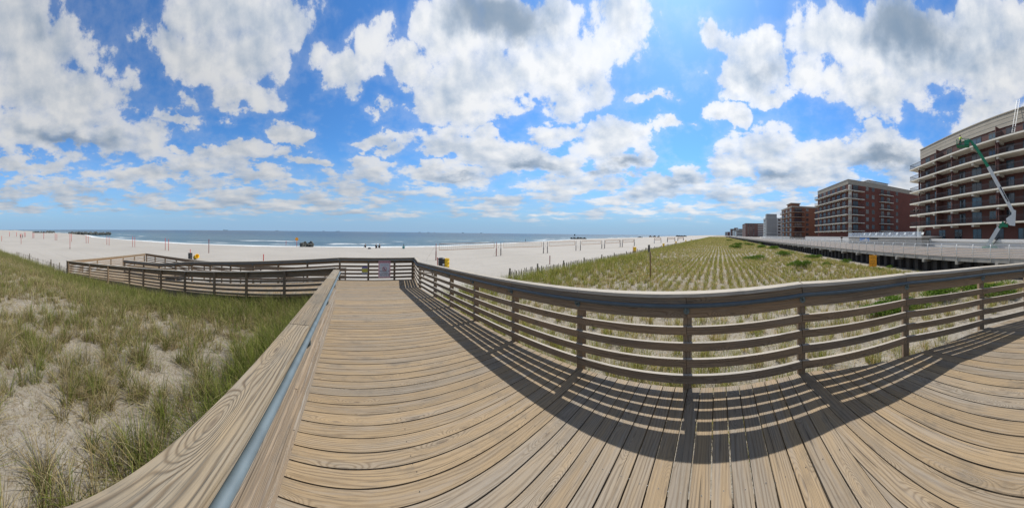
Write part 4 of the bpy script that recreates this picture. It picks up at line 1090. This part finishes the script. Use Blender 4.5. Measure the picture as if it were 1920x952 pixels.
# ------------------------------------------------------------------ boom lift
b0 = dp(1848, 35.5, -1.55); DL = math.hypot(b0.x, b0.y)
def bp(x, y, dd=0.):
    p = dp(x, DL+dd); p.z = zat(x, y, DL+dd); return p
t = thing('boom_lift', 'green and pale grey articulated boom lift reaching up to the nearest balconies', 'lift', (b0.x, b0.y, BZ))
ra = Vector((math.cos(bearing(1848)), -math.sin(bearing(1848)), 0)); rb = Vector((ra.y, -ra.x, 0))*-1
m = MB(); m.box(b0-ra*1.3-rb*.9+Zv*.35, ra, rb, Zv, 3.1, 1.8, .5); m.box(b0-ra*.6-rb*.7+Zv*.86, ra, rb, Zv, 2.4, 1.4, .35); m.build('chassis', M['green'], t)
for i, (p, q) in enumerate(((-.95, -.95), (1.45, -.95), (-.95, .95), (1.45, .95))):
    w = MB(); c = b0+ra*p+rb*q+Zv*.45; w.tube([c-rb*.16, c+rb*.16], .44, 20); wh = w.build('wheel', M['black'], t, True); w = MB(); w.tube([c-rb*.18, c+rb*.18], .2, 14); w.build('rim', M['liftwhite'], wh)
lw = DL*1./R
def limb(name, pts, w, h, mt, par=None):
    m = MB()
    for p, q in zip(pts[:-1], pts[1:]): m.beam(p, q, w, h, up=rb if abs((q-p).normalized().dot(Zv)) > .9 else Zv)
    return m.build(name, mt, par or t)
limb('lower_arm', [bp(1850, 463), bp(1873, 426)], .50, .62, M['liftwhite'])
limb('lift_cylinder', [bp(1862, 459), bp(1874, 443)], .14, .16, M['black'])
limb('elbow', [bp(1874, 422.), bp(1890, 423)], .60, .50, M['green']); limb('elbow_plate', [bp(1874, 428), bp(1882, 416)], .66, .4, M['green'])
limb('upper_cylinder', [bp(1879, 424), bp(1891, 411)], .16, .18, M['black'])
m = MB()     # pale knuckle casting: polygon plate with thickness
pl_ = [(1888, 417), (1886.5, 409.5), (1897, 402), (1896.5, 394.5), (1899.5, 392), (1905.5, 394.5), (1903.5, 423.5), (1893, 422.5)]
P1 = [bp(x, y, -.35) for x, y in pl_]; P2 = [bp(x, y, .35) for x, y in pl_]; b = len(m.v); n_ = len(pl_)
m.v += [tuple(p) for p in P1+P2]; m.face(list(range(n_))); m.face(list(range(n_, 2*n_))[::-1])
for i in range(n_): j = (i+1) % n_; m.face([j, i, n_+i, n_+j])
m.build('knuckle', M['liftwhite'], t)
mbm = limb('main_boom', [bp(1899, 396), bp(1854.5, 313)], .46, .52, M['liftwhite'])
limb('boom_slot', [bp(1891, 378, -.26), bp(1876, 350, -.26)], .05, .16, M['black'], mbm)
limb('boom_marking', [bp(1887.5, 372.5, -.25), bp(1885.7, 369, -.25)], .06, .22, M['black'], mbm); limb('boom_marking', [bp(1884.8, 367.5, -.25), bp(1883.2, 364.5, -.25)], .06, .22, M['black'], mbm)
limb('boom_extension', [bp(1854.6, 313.2), bp(1829, 272)], .34, .42, M['green'])
limb('jib', [bp(1830.5, 276), bp(1822, 264), bp(1815, 263)], .26, .36, M['green'])
m = MB(); bc = bp(1807, 262.5); hw, hd, hh = .95, .45, 1.1
def bq(u, v, w_): return bc + ra*u + rb*v + Zv*w_
m.box(bq(-hw, -hd, -1.0), ra, rb, Zv, 2*hw, 2*hd, .08)
for zz in (-.5, 0.05):
    for (p, q) in (((-hw, -hd), (hw, -hd)), ((hw, -hd), (hw, hd)), ((hw, hd), (-hw, hd)), ((-hw, hd), (-hw, -hd))): m.beam(bq(p[0], p[1], zz), bq(q[0], q[1], zz), .05, .05)
for p in (-hw, -.3, .3, hw):
    for q in (-hd, hd): m.beam(bq(p, q, -.95), bq(p, q, .06), .045, .045, up=ra)
m.box(bq(.25, -.46, -.85), ra, rb, Zv, .75, .5, .75); m.build('basket', M['green'], t)
# ------------------------------------------------------------------ people
def skin(name, verts, edges, radii, mt, parent=None, root=0, levels=1):
    import bmesh
    bm = bmesh.new(); lay = bm.verts.layers.skin.verify(); vs_ = []
    for i, (p, r) in enumerate(zip(verts, radii)):
        v = bm.verts.new(p); v[lay].radius = (r, r) if not isinstance(r, tuple) else r; v[lay].use_root = (i == root); vs_.append(v)
    for a, b in edges: bm.edges.new((vs_[a], vs_[b]))
    me = bpy.data.meshes.new(name); bm.to_mesh(me); bm.free(); me.materials.append(mt)
    o = bpy.data.objects.new(name, me); COL.objects.link(o)
    s = o.modifiers.new('skin', 'SKIN'); s.use_smooth_shade = True; u = o.modifiers.new('sub', 'SUBSURF'); u.levels = levels; u.render_levels = levels
    if parent is not None: o.parent = parent
    return o
ED = [(0, 1), (1, 2), (2, 3), (3, 4), (2, 5), (5, 6), (6, 7), (2, 8), (8, 9), (9, 10), (0, 11), (11, 12), (12, 13), (13, 14), (0, 15), (15, 16), (16, 17), (17, 18)]
RD = [.13, .12, .13, .055, .095, .06, .045, .035, .06, .045, .035, .09, .06, .042, .04, .09, .06, .042, .04]
STAND = [(0, 0, .93), (0, 0, 1.15), (0, 0, 1.40), (0, 0, 1.52), (0, .01, 1.66), (-.19, 0, 1.41), (-.25, .02, 1.13), (-.24, .10, .90), (.19, 0, 1.41), (.25, .02, 1.13), (.24, .10, .90),
         (-.10, 0, .86), (-.11, .02, .48), (-.11, 0, .09), (-.11, .14, .04), (.10, 0, .86), (.11, .02, .48), (.11, 0, .09), (.11, .14, .04)]
REACH = STAND[:5] + [(-.19, 0, 1.41), (-.26, .2, 1.24), (-.2, .44, 1.22), (.19, 0, 1.41), (.26, .2, 1.24), (.2, .44, 1.22)] + STAND[11:]
SIT = [(0, 0, .16), (0, -.04, .38), (0, -.02, .62), (0, .01, .74), (0, .03, .87), (-.18, -.02, .62), (-.24, .14, .40), (-.16, .34, .40), (.18, -.02, .62), (.24, .14, .40), (.16, .34, .40),
       (-.10, .06, .14), (-.13, .42, .42), (-.13, .66, .08), (-.13, .80, .05), (.10, .06, .14), (.13, .42, .42), (.13, .66, .08), (.13, .80, .05)]
def person(loc, rz, pose, label, body, top, topcol, hair=True, cap=None, scale=1., bottom=None):
    t = thing('person', label, 'person', (0, 0, 0))
    skin('body', pose, ED, RD, body, t)
    sh = [pose[i] for i in (0, 1, 2, 5, 6, 8, 9)]; skin('shirt', sh, [(0, 1), (1, 2), (2, 3), (3, 4), (2, 5), (5, 6)], [.155, .145, .15, .085, .062, .085, .062], topcol, t)
    lg = [pose[i] for i in (0, 11, 12, 13, 15, 16, 17)]; skin('trousers', lg, [(0, 1), (1, 2), (2, 3), (0, 4), (4, 5), (5, 6)], [.14, .105, .075, .058, .105, .075, .058], bottom or M['cloth_dark'], t)
    h = Vector(pose[4]); m = lathe_real([(.03, .155), (.08, .14), (.107, .085), (.11, .03), (.10, -.01)], (h.x, h.y-.012, h.z-.01), 14); m.build('hair' if not cap else 'helmet', cap or M['cloth_dark'], t, True)
    m = MB(); m.tube([h+Vector((0, .075, .0)), h+Vector((0, .115, -.02))], [.018, .014], 6); m.build('nose', body, t)
    t.rotation_euler = (0, 0, rz); t.scale = (scale,)*3; t.location = loc
    return t
wb = bq(-.45, 0, -.92)
person(tuple(wb), math.pi*.9, REACH, 'worker in a hi-vis yellow top standing in the raised boom lift basket', M['skin'], None, M['hivis'], cap=M['cloth_dark'])
def sp(x, y, z=-2.4):
    p = gp(x, y, z)
    for _ in range(4): p = gp(x, y, float(tz(p.x, p.y)))
    p.z = float(tz(p.x, p.y)); return p
for (x, y, rz, pose, lb, c, bt_) in ((685.5, 463.6, .4, SIT, 'person in dark clothes sitting alone near the water, left of the seated pair', 'cloth_dark', None),
        (705.5, 465.2, -.3, SIT, 'person in dark clothes sitting on the sand, left one of the seated pair', 'cloth_dark', None), (712., 464.8, .2, SIT, 'person in dark clothes sitting on the sand, right one of the seated pair', 'cloth_dark', None),
        (757.5, 466.2, .1, SIT, 'person in a teal top sitting alone on the sand right of the seated pair', 'cloth_teal', 'cloth_teal'),
        (38., 446., .5, STAND, 'person in a red top standing on the far left beach near the poles', 'red', None), (42., 446.5, -.5, STAND, 'person in dark clothes beside the red-topped one on the far left beach', 'cloth_dark', None),
        (985.6, 453.6, 1., STAND, 'distant person in dark clothes at the water line behind the volleyball nets', 'cloth_dark', None)):
    p = sp(x, y, -2.6); person(tuple(p), rz, pose, lb, M['skin'], None, M[c], bottom=M[bt_] if bt_ else None, scale=1.12)
pz = dp(1578, 60., BZ); person(tuple(pz), 1., STAND, 'person in dark clothes on the boardwalk in front of the second brick block', M['skin'], None, M['cloth_dark'])
p = sp(693, 466.4); m = MB(); m.box(p-Vector((.5, .25, 0)), Vector((1, 0, 0)), Vector((0, 1, 0)), Zv, .9, .4, .3)
m2 = lathe_real([(.30, 0), (.38, .08), (.36, .22), (.2, .34), (.08, .36)], p, 12); tag(m2.build('beach_bag', M['cloth_dark'], None, True), 'dark bag lying on the sand between the seated people', 'bag')

# ------------------------------------------------------------------ poles and nets on the beach
RP = 'red poles set up on the left beach'
def pole(x, yb, yt, label, r=.05, mt='red', name='beach_pole', group=None, base=None, z=-2.4, lean=0.):
    p = sp(x, yb, z); Dh = math.hypot(p.x, p.y); h = (yb-yt)*Dh/R
    t = thing(name, label, 'pole', tuple(p), group)
    r_ = max(r, Dh*.0009)
    lathe_real([(r_, -.25), (r_, h*.96), (r_*.9, h)], p, 10).build('shaft', M[mt], t, True)
    lathe_real([(r_*1.2, 0.), (r_*1.2, .06)], (p.x, p.y, p.z+h), 10).build('cap', M[mt], t, True)
    if base: lathe_real([(r_*1.5, -.1), (r_*1.5, .22)], p, 10).build('base', M['black'], t, True)
    return p, h
L_ = [(3, 452, 442.5, 'red pole at the very left edge of the beach'), (18, 443.5, 435, 'small far red pole, second from the left edge'), (31, 443.5, 435.5, 'small far red pole, third from the left edge'),
      (39.5, 457.5, 438, 'nearer red pole standing just below two small people'), (45.5, 444, 436, 'left pole of the second far red pair'), (47.5, 444, 436, 'right pole of the second far red pair'),
      (61.4, 446.5, 437, 'left pole of the third red pair counted from the left edge'), (63.6, 446.5, 437, 'right pole of the third red pair counted from the left edge'), (82, 448, 437, 'single red pole before the left jetty'),
      (103.4, 450.5, 438, 'left pole of the red pair where the left jetty starts'), (106.6, 450.5, 439, 'right pole of the red pair where the left jetty starts'),
      (131.2, 466.5, 439, 'tallest red pole, standing nearest beyond the left sand fence'), (134, 453, 439, 'slimmer red pole just behind the tallest one'),
      (161.5, 456, 441, 'left pole of the red pair below the middle of the rock jetty'), (165.5, 456, 442.5, 'right pole of the red pair below the middle of the rock jetty'),
      (200.4, 459, 443.5, 'left pole of the red pair at the tip of the rock jetty'), (204.6, 460, 444.5, 'right pole of the red pair at the tip of the rock jetty'),
      (248.5, 463, 444, 'left pole of the red pair in front of the open surf'), (252.8, 463.5, 445, 'right pole of the red pair in front of the open surf'),
      (310., 469, 447, 'slender red pole just left of its thicker twin'), (316.2, 470, 449, 'thick red pole left of the black and yellow bins')]
for x, yb, yt, lb in L_: pole(x, yb, yt, lb, group=RP, base=(x == 131.2), z=-2.45)
pole(391.8, 474.5, 449, 'thin pole with dark red upper half between the bins and the rock pile', r=.06, mt='darkred')
pole(494.5, 491, 477.5, 'short red stake in the sand behind the side ramp railing', r=.06); pole(1031.5, 495.5, 480, 'short dark red stake in the sand in front of the nets', r=.055, mt='darkred')
pole(821, 504, 483.5, 'short red stake beside the near black bin', r=.05); pole(1187.3, 472.5, 462.5, 'short red stake beside the first yellow bin on the right beach', r=.05)
pole(357, 483.5, 468, 'short red stake behind the left black bin', r=.05)
pole(536.5, 461, 451, 'thin faint red pole left of the round orange sign', r=.04)
def net(xa, ya, xb, yb, h, label, mt='navy'):
    A_, B_ = sp(xa, ya), sp(xb, yb); t = thing('volleyball_net', label, 'net', tuple(A_), 'volleyball nets on the right beach'); tops = []
    for p in (A_, B_):
        Dh = math.hypot(p.x, p.y); r = max(.05, Dh*.0010)
        lathe_real([(r*1.5, -.1), (r*1.5, h*.55), (r, h*.56), (r, h)], p, 10).build('post', M[mt], t, True)
    d = (B_-A_); d.z = 0; L = d.length; d /= L; w = max(.07, A_.length*.0016)
    a2, b2 = A_+d*.5, B_-d*.5
    for zz, mm in ((h-.06, 'tape'), (h-.98, 'tape')): m = MB(); m.beam(a2+Zv*zz, b2+Zv*zz, .02, w); m.build('net_tape', M[mm], t)
    for p in (a2, b2): m = MB(); m.beam(p+Zv*(h-.98), p+Zv*(h-.06), w, .02, up=d); m.build('side_tape', M['tape'], t)
    m = MB()
    for i in range(int(L/.35)): q = a2+d*(.35*i); m.beam(q+Zv*(h-.96), q+Zv*(h-.08), .010, .010, up=d)
    for i in range(4): m.beam(a2+Zv*(h-.25-.18*i), b2+Zv*(h-.25-.18*i), .010, .010)
    m.build('mesh', M['slat'], t)
    for p, s_ in ((A_, -1), (B_, 1)): m = MB(); m.tube([p+Zv*(h-.1), p+d*s_*1.6-Zv*.05], .008, 4); m.build('guy_line', M['slat'], t)
net(818, 488, 931, 480, 2.45, 'nearest volleyball net, its left dark red post rising beside the black bin', 'darkred')
net(939.5, 479, 1019.5, 475, 2.4, 'second nearest volleyball net, between thin pale-based posts'); net(1026.8, 474.3, 1080.2, 469.8, 2.4, 'volleyball net third from the nearest, above the short dark red stake')
net(1088.6, 469.2, 1128.6, 466.2, 2.4, 'volleyball net fourth from the nearest'); net(1134, 465.7, 1163, 463, 2.4, 'volleyball net fifth from the nearest'); net(1167, 462.8, 1189.5, 461, 2.4, 'volleyball net sixth from the nearest, above the first yellow bin')
net(1227, 456, 1239.5, 455, 2.5, 'small far volleyball net past the second yellow bin', 'white'); net(1251.5, 453.8, 1265.5, 452.2, 2.5, 'smaller far volleyball net next to the third yellow bin'); net(1271, 451.6, 1281.5, 450.6, 2.5, 'smallest and farthest volleyball net')
# marker posts
p = gp(1220.5, 521, -1.0); t = thing('marker_post', 'brown wooden post with a dark oblong top standing in the dune grass', 'post', tuple(p)); Dh = math.hypot(p.x, p.y); hh = (521-459)*Dh/R
m = MB(); m.tube([p-Zv*.2, p+Vector((-.05, .02, hh*.8))], .05, 8); m.build('shaft', plain('tan_post', (.30, .19, .09), .8, 0, .2), t, True)
m = MB(); q = p+Vector((-.05, .02, hh*.78)); m.box(q-ra*.07-rb*.05, Vector((1, 0, 0)), Vector((0, 1, 0)), Zv, .16, .09, hh*.22); m.build('marker_head', M['plank_grey'], t)

# ------------------------------------------------------------------ bins
def bin_(x, y, label, mt, lid=False, tip=0., rz=0., group=None, s=1., name='beach_bin'):
    p = sp(x, y); t = thing(name, label, 'bin', (0, 0, 0), group)
    prof = [(.255, 0), (.27, .02), (.275, .30), (.29, .31), (.29, .345), (.278, .355), (.28, .62), (.297, .63), (.297, .665), (.285, .675), (.285, .90), (.305, .915), (.305, .94), (.27, .945), (.26, .3)]
    lathe_real(prof, (0, 0, 0), 22).build('drum', M[mt], t, True)
    if lid: lathe_real([(.315, .93), (.32, .97), (.26, 1.03), (.1, 1.07), (.02, 1.075)], (0, 0, 0), 22).build('lid', M[mt], t, True); m = MB(); m.box((-.09, -.31, .40), Vector((1, 0, 0)), Vector((0, 1, 0)), Zv, .18, .02, .2); m.build('label_patch', M['white'], t)
    t.rotation_euler = (tip, 0, rz); t.scale = (s,)*3; t.location = p + Zv*(.27*s if tip else 0); return p
bin_(828.6, 506, 'black bin with lid standing beside a yellow one behind the ramp railing', 'binblack', True, rz=.2, s=1.25)
bin_(837, 505.5, 'yellow bin beside a black one behind the ramp railing', 'yellow', s=1.3)
bin_(357, 487.5, 'black bin with a yellow one fallen against it, beyond the side ramp', 'binblack', s=1.0)
bin_(365.5, 486.5, 'yellow bin tipped over next to a black one, beyond the side ramp', 'yellow', tip=1.25, rz=1.1, s=1.0)
G_ = None
bin_(1190.5, 472.8, 'nearest lone yellow bin on the right beach, beside a red stake', 'yellow', s=1.25); bin_(1244.3, 463, 'second yellow bin on the right beach', 'yellow', s=1.25)
bin_(1267.6, 456.8, 'third yellow bin on the right beach, near the grass edge', 'yellow', s=1.2); bin_(1286, 453.6, 'small fourth yellow bin on the right beach', 'yellow', s=1.2); bin_(1296, 451.8, 'smallest and farthest yellow bin on the right beach', 'yellow', s=1.2)

# round orange sign on a pole by the water
p = sp(556.6, 462.5, -2.6); Dh = math.hypot(p.x, p.y); t = thing('beach_marker', 'round orange disc on a thin pole at the water line', 'sign', tuple(p))
lathe_real([(.06, -.2), (.06, 2.3)], p, 8).build('shaft', M['red'], t, True); m = MB(); bd = Vector((p.x, p.y, 0)).normalized(); m.tube([p+Zv*2.35-bd*.05, p+Zv*2.35+bd*.05], .50, 20); m.build('disc', M['orange'], t)

# ------------------------------------------------------------------ jetties of rock
def rocks(label, pa, pb_, n, sz, h, w, name='rock_jetty', seed=3):
    import bmesh
    r = random.Random(seed); bm = bmesh.new(); pa = Vector(pa); pb_ = Vector(pb_); d = (pb_-pa); s = d.cross(Zv).normalized()
    for i in range(n):
        k = r.random(); c = pa + d*k + s*r.uniform(-w, w) + Zv*r.uniform(-.3, h)*(1-abs(r.uniform(-1, 1))*.4)
        q = sz*r.uniform(.6, 1.3); mt_ = Matrix.Translation(c) @ Matrix.Rotation(r.random()*6, 4, Vector((r.random(), r.random(), r.random()+.1)).normalized()) @ Matrix.Diagonal((q, q*.75, q*.6, 1))
        v = bmesh.ops.create_icosphere(bm, subdivisions=1, radius=1., matrix=mt_)['verts']
        for u in v: u.co += Vector((r.uniform(-1, 1), r.uniform(-1, 1), r.uniform(-1, 1)))*q*.16
    me = bpy.data.meshes.new(name); bm.to_mesh(me); bm.free(); me.materials.append(M['stone']); o = bpy.data.objects.new(name, me); COL.objects.link(o); o['label'] = label; o['category'] = 'jetty'; return o
def sea(x, y, z=-3.2): return gp(x, y, z)
a_ = dp(131, 235, -2.6); b_ = dp(208, 215, -3.1); rocks('long dark rock jetty reaching into the sea on the left', a_, b_, 170, 1.6, 1.6, 2.5)
rocks('low broken rock jetty buried in the left beach behind the red poles', dp(62, 300, -2.3), dp(101, 260, -2.5), 70, 1.3, 1.3, 2., seed=5); rocks('thin far rock jetty at the left water edge', dp(88, 420, -2.6), dp(100, 400, -2.8), 30, 2., 1.2, 2., seed=6)
q_ = sea(575, 461.5, -3.1); rocks('dark rock pile at the water line beyond the side ramp', q_+Vector((-1.6, 0, -.2)), q_+Vector((1.9, 1, -.2)), 46, .75, 1.4, 1.3, seed=8)
for (x, y, dd, w_, lb) in ((1078, 446.6, 235, 8, 'dark rock jetty end beyond the third net'), (1091, 446.6, 240, 9, 'dark rock jetty end just right of the one with a marker'), (1200, 447.3, 330, 6, 'thin dark rock jetty end above the first yellow bin'), (1226, 444.4, 420, 18, 'dark rock jetty above the second yellow bin'), (1273, 443.6, 560, 14, 'far dark rock jetty, left one of two close together'), (1283, 443.6, 570, 12, 'far dark rock jetty, right one of two close together')):
    c_ = dp(x, dd, -3.2); rr_ = Vector((math.cos(bearing(x)), -math.sin(bearing(x)), 0)); rocks(lb, c_-rr_*w_/2, c_+rr_*w_/2, 26, 1.5*dd/300, 1.5*dd/300, 1., seed=int(x))
c_ = dp(1077.5, 236, -2.6); t = thing('jetty_marker', 'dark round marker on a pole at the rock jetty end', 'sign', tuple(c_)); lathe_real([(.09, -.5), (.09, 3.2)], c_, 8).build('shaft', M['black'], t, True)
m = MB(); bd = Vector((c_.x, c_.y, 0)).normalized(); m.tube([c_+Zv*3.5-bd*.06, c_+Zv*3.5+bd*.06], .75, 16); m.build('disc', M['black'], t)

# ------------------------------------------------------------------ ships on the horizon
def ship(x, D_, L, H, label, left=True):
    c = dp(x, D_, -3.4); rr = Vector((math.cos(bearing(x)), -math.sin(bearing(x)), 0)); ff = Vector((rr.y, -rr.x, 0)); t = thing('cargo_ship', label, 'ship', tuple(c), 'cargo ships on the horizon')
    m = MB(); pr_ = [(-L/2, H*.42), (-L*.44, 0), (L*.44, 0), (L/2, H*.42)]; b = len(m.v)
    for v_ in (-L*.07, L*.07):
        for u, z in pr_: m.v.append(tuple(c+rr*u+ff*v_+Zv*z))
    m.face([b, b+1, b+2, b+3]); m.face([b+7, b+6, b+5, b+4])
    for i in range(4): j = (i+1) % 4; m.face([b+j, b+i, b+4+i, b+4+j])
    m.build('hull', M['stone'], t); s_ = -1 if left else 1
    m = MB(); m.box(c+rr*(s_*L*.36-L*.05)-ff*L*.05+Zv*H*.42, rr, ff, Zv, L*.1, L*.1, H*.5); m.build('bridge', M['concrete'], t); m = MB(); m.tube([c+rr*(s_*L*.38)+Zv*H*.9, c+rr*(s_*L*.38)+Zv*H*1.1], L*.012, 6); m.build('funnel', M['black'], t)
for i, (x, L, H, lb) in enumerate(((423, 210, 38, 'largest pale cargo ship on the horizon, leftmost'), (519, 130, 26, 'cargo ship on the horizon above the short red stake'), (607, 110, 26, 'cargo ship on the horizon above the near left railing end'), (633, 160, 30, 'cargo ship on the horizon above the gap right of the rock pile'),
        (787, 90, 32, 'small cargo ship on the horizon above the ramp corner'), (803, 80, 30, 'small cargo ship just right of the one above the ramp corner'), (868, 90, 32, 'small cargo ship on the horizon above the nearest net'), (902, 90, 30, 'rightmost small cargo ship on the horizon'))):
    ship(x, 9000, L*.95, H*.9, lb, i % 2 == 0)
c = dp(814.5, 3500, -3.4); m = MB()
m = lathe_real([(.5, -1), (6, 0), (7, 4), (5, 5), (3, 6), (3, 12), (1, 13)], c, 10); tag(m.build('small_boat', M['concrete'], None, True), 'tiny pale boat below the horizon above the nearest net', 'boat')

# ------------------------------------------------------------------ signs
def text(parent, body, size, o, ax, az, mt, name='lettering', depth=.002):
    cu_ = bpy.data.curves.new(name, 'FONT'); cu_.body = body; cu_.size = size; cu_.align_x = 'CENTER'; cu_.align_y = 'CENTER'; cu_.extrude = depth; cu_.resolution_u = 3
    o_ = bpy.data.objects.new(name, cu_); n = ax.cross(az)
    mtx = Matrix(((ax.x, az.x, n.x, o.x), (ax.y, az.y, n.y, o.y), (ax.z, az.z, n.z, o.z), (0, 0, 0, 1)))
    me = bpy.data.meshes.new_from_object(o_); me.transform(mtx); me.materials.clear(); me.materials.append(mt)
    r = bpy.data.objects.new(name, me); COL.objects.link(r); r.parent = parent; r.matrix_parent_inverse = parent.matrix_basis.inverted(); bpy.data.objects.remove(o_); return r
# warning sign on the end rail; local frame faces back towards the ramp (-Y)
wx0, wx1 = 10.93*math.tan(bearing(710.2)), 10.93*math.tan(bearing(732.6)); zt, zb = zat(721, 488.2, 10.95), zat(721, 520.8, 10.95)
t = thing('warning_sign', 'white warning sign with pale red border fixed to the timber rail at the ramp end', 'sign', (wx0, 10.88, zb))
X1, Z1 = Vector((1, 0, 0)), Vector((0, 0, 1)); ww, hh = wx1-wx0, zt-zb; cx = (wx0+wx1)/2
m = MB(); m.abox(wx0, wx1, 10.880, 10.895, zb, zt); pn = m.build('panel', plain('sign_pink_border', (.72, .42, .47), .5, 0, .04), t)
m = MB(); m.abox(wx0+.05, wx1-.05, 10.876, 10.8795, zb+.05, zt-.13); m.build('field', plain('sign_pale_field', (.56, .60, .66), .5, 0, .05), pn)
text(pn, 'WARNING', .115, Vector((cx, 10.877, zt-.085)), X1, Z1, M['darkred'])
SG = plain('sign_grey_lettering', (.10, .10, .14), .6); 
def lines(rows, x, y, z0, dz, h, mt, par, name='small_lettering'):
    """rows of word-length strokes, too small in the picture to be read"""
    m = MB(); k = random.Random(4)
    for i, wd in enumerate(rows):
        L = sum(wd)+.012*(len(wd)-1); u = x-L/2
        for w_ in wd:
            n = max(2, int(w_/.022)); 
            for j in range(n): m.abox(u+w_*j/n, u+w_*(j+.62)/n, y-.002, y, z0-dz*i, z0-dz*i+h*k.uniform(.75, 1.))
            u += w_+.03
    return m.build(name, mt, par)
lines([[.12, .2]], cx, 10.8755, zt-.235, .05, .035, plain('sign_faint_lettering', (.30, .33, .40), .6), pn)
lines([[.2, .14, .1], [.05, .22]], cx, 10.8755, zb+.30, .075, .036, SG, pn); lines([[.2, .16, .12], [.14, .1, .06, .12]], cx, 10.8755, zb+.155, .06, .034, SG, pn)
m = MB(); n_ = 32; c = Vector((cx, 10.8745, zt-.40))
for i in range(n_):
    a0, a1 = 2*math.pi*i/n_, 2*math.pi*(i+1)/n_; b = len(m.v)
    for r_, a in ((.105, a0), (.105, a1), (.088, a1), (.088, a0)): m.v.append((c.x+r_*math.cos(a), c.y, c.z+r_*math.sin(a)))
    m.face([b+3, b+2, b+1, b])
d45 = Vector((.707, 0, -.707)); m.beam(c-d45*.09, c+d45*.09, .004, .02, up=Vector((0, -1, 0)).cross(d45)); m.build('prohibition_ring', M['red'], pn)
m = MB(); m.tube([c+Vector((-.035, .0015, .03)), c+Vector((.02, .0015, -.02))], [.028, .016], 8); m.tube([c+Vector((-.05, .002, -.045)), c+Vector((.05, .002, -.045))], .010, 6); m.tube([c+Vector((-.045, .002, .05)), c+Vector((-.045, .002, .055))], .02, 8); m.build('swimmer_symbol', plain('sign_purple', (.16, .03, .12), .6), pn)
# small notice
nx0, nx1 = 10.93*math.tan(bearing(679.2)), 10.93*math.tan(bearing(690.2)); zt, zb = zat(685, 499.3, 10.95), zat(685, 514.8, 10.95); cx = (nx0+nx1)/2
t = thing('notice_board', 'small grey notice with a yellow band on the end rail beside the warning sign', 'sign', (nx0, 10.88, zb))
m = MB(); m.abox(nx0, nx1, 10.882, 10.895, zb, zt); pn = m.build('panel', plain('notice_grey', (.40, .42, .46), .5, 0, .05), t); m = MB(); m.abox(nx0+.004, nx1-.004, 10.8785, 10.8815, zb+(zt-zb)*.32, zb+(zt-zb)*.72); m.build('yellow_band', plain('notice_yellow', (.42, .40, .06), .5), pn)
m = MB(); m.abox(nx0+.02, nx1-.02, 10.878, 10.8815, zt-.055, zt-.004); m.build('header', M['purple'], pn); m = MB(); m.abox(nx0, nx1, 10.878, 10.8815, zb, zb+.03); m.build('footer', M['black'], pn)
lines([[.05, .09]], cx, 10.8775, zb+.08, .05, .03, SG, pn)
# orange sign by the steel wall
g = gp(1636.5, 508, -1.4); g.z = float(tz(g.x, g.y)); bd = Vector((g.x, g.y, 0)).normalized(); rr = Vector((bd.y, -bd.x, 0)); Dh = math.hypot(g.x, g.y)
zt, zb = zat(1636.5, 478, Dh), zat(1636.5, 499.5, Dh); ww = 14*Dh/R*.5
t = thing('orange_sign', 'orange notice board on a short post in front of the dark steel wall', 'sign', tuple(g))
m = MB(); m.tube([g-Zv*.3+bd*.05, Vector((g.x, g.y, zb+.2))+bd*.05], .045, 8); m.build('post', plain('sign_post_wood', (.42, .25, .15), .8), t)
m = MB(); m.box(Vector((g.x, g.y, zb))-rr*ww, rr, bd, Zv, 2*ww, .02, zt-zb); pn = m.build('panel', M['orange'], t)
m = MB(); k = random.Random(9); y_ = zt-.10*(zt-zb)
for i, wd in enumerate(([.16], [.14, .24], [.14], [.22, .12], [.12, .24], [.1, .18, .1], [.08])):
    tot = sum(wd)+.05*(len(wd)-1); sc_ = ww*2/.62; u = -tot/2
    for w_ in wd:
        n = max(2, int(w_/.035))
        for j in range(n): m.box(Vector((g.x, g.y, y_-.035*sc_))+rr*((u+w_*j/n)*sc_)-bd*.004, rr, bd, Zv, w_*.62/n*sc_, .003, .042*sc_*k.uniform(.8, 1))
        u += w_+.05
    y_ -= (zt-zb)*.135
m.build('small_lettering', plain('sign_dark_lettering', (.10, .04, .01), .6), pn)
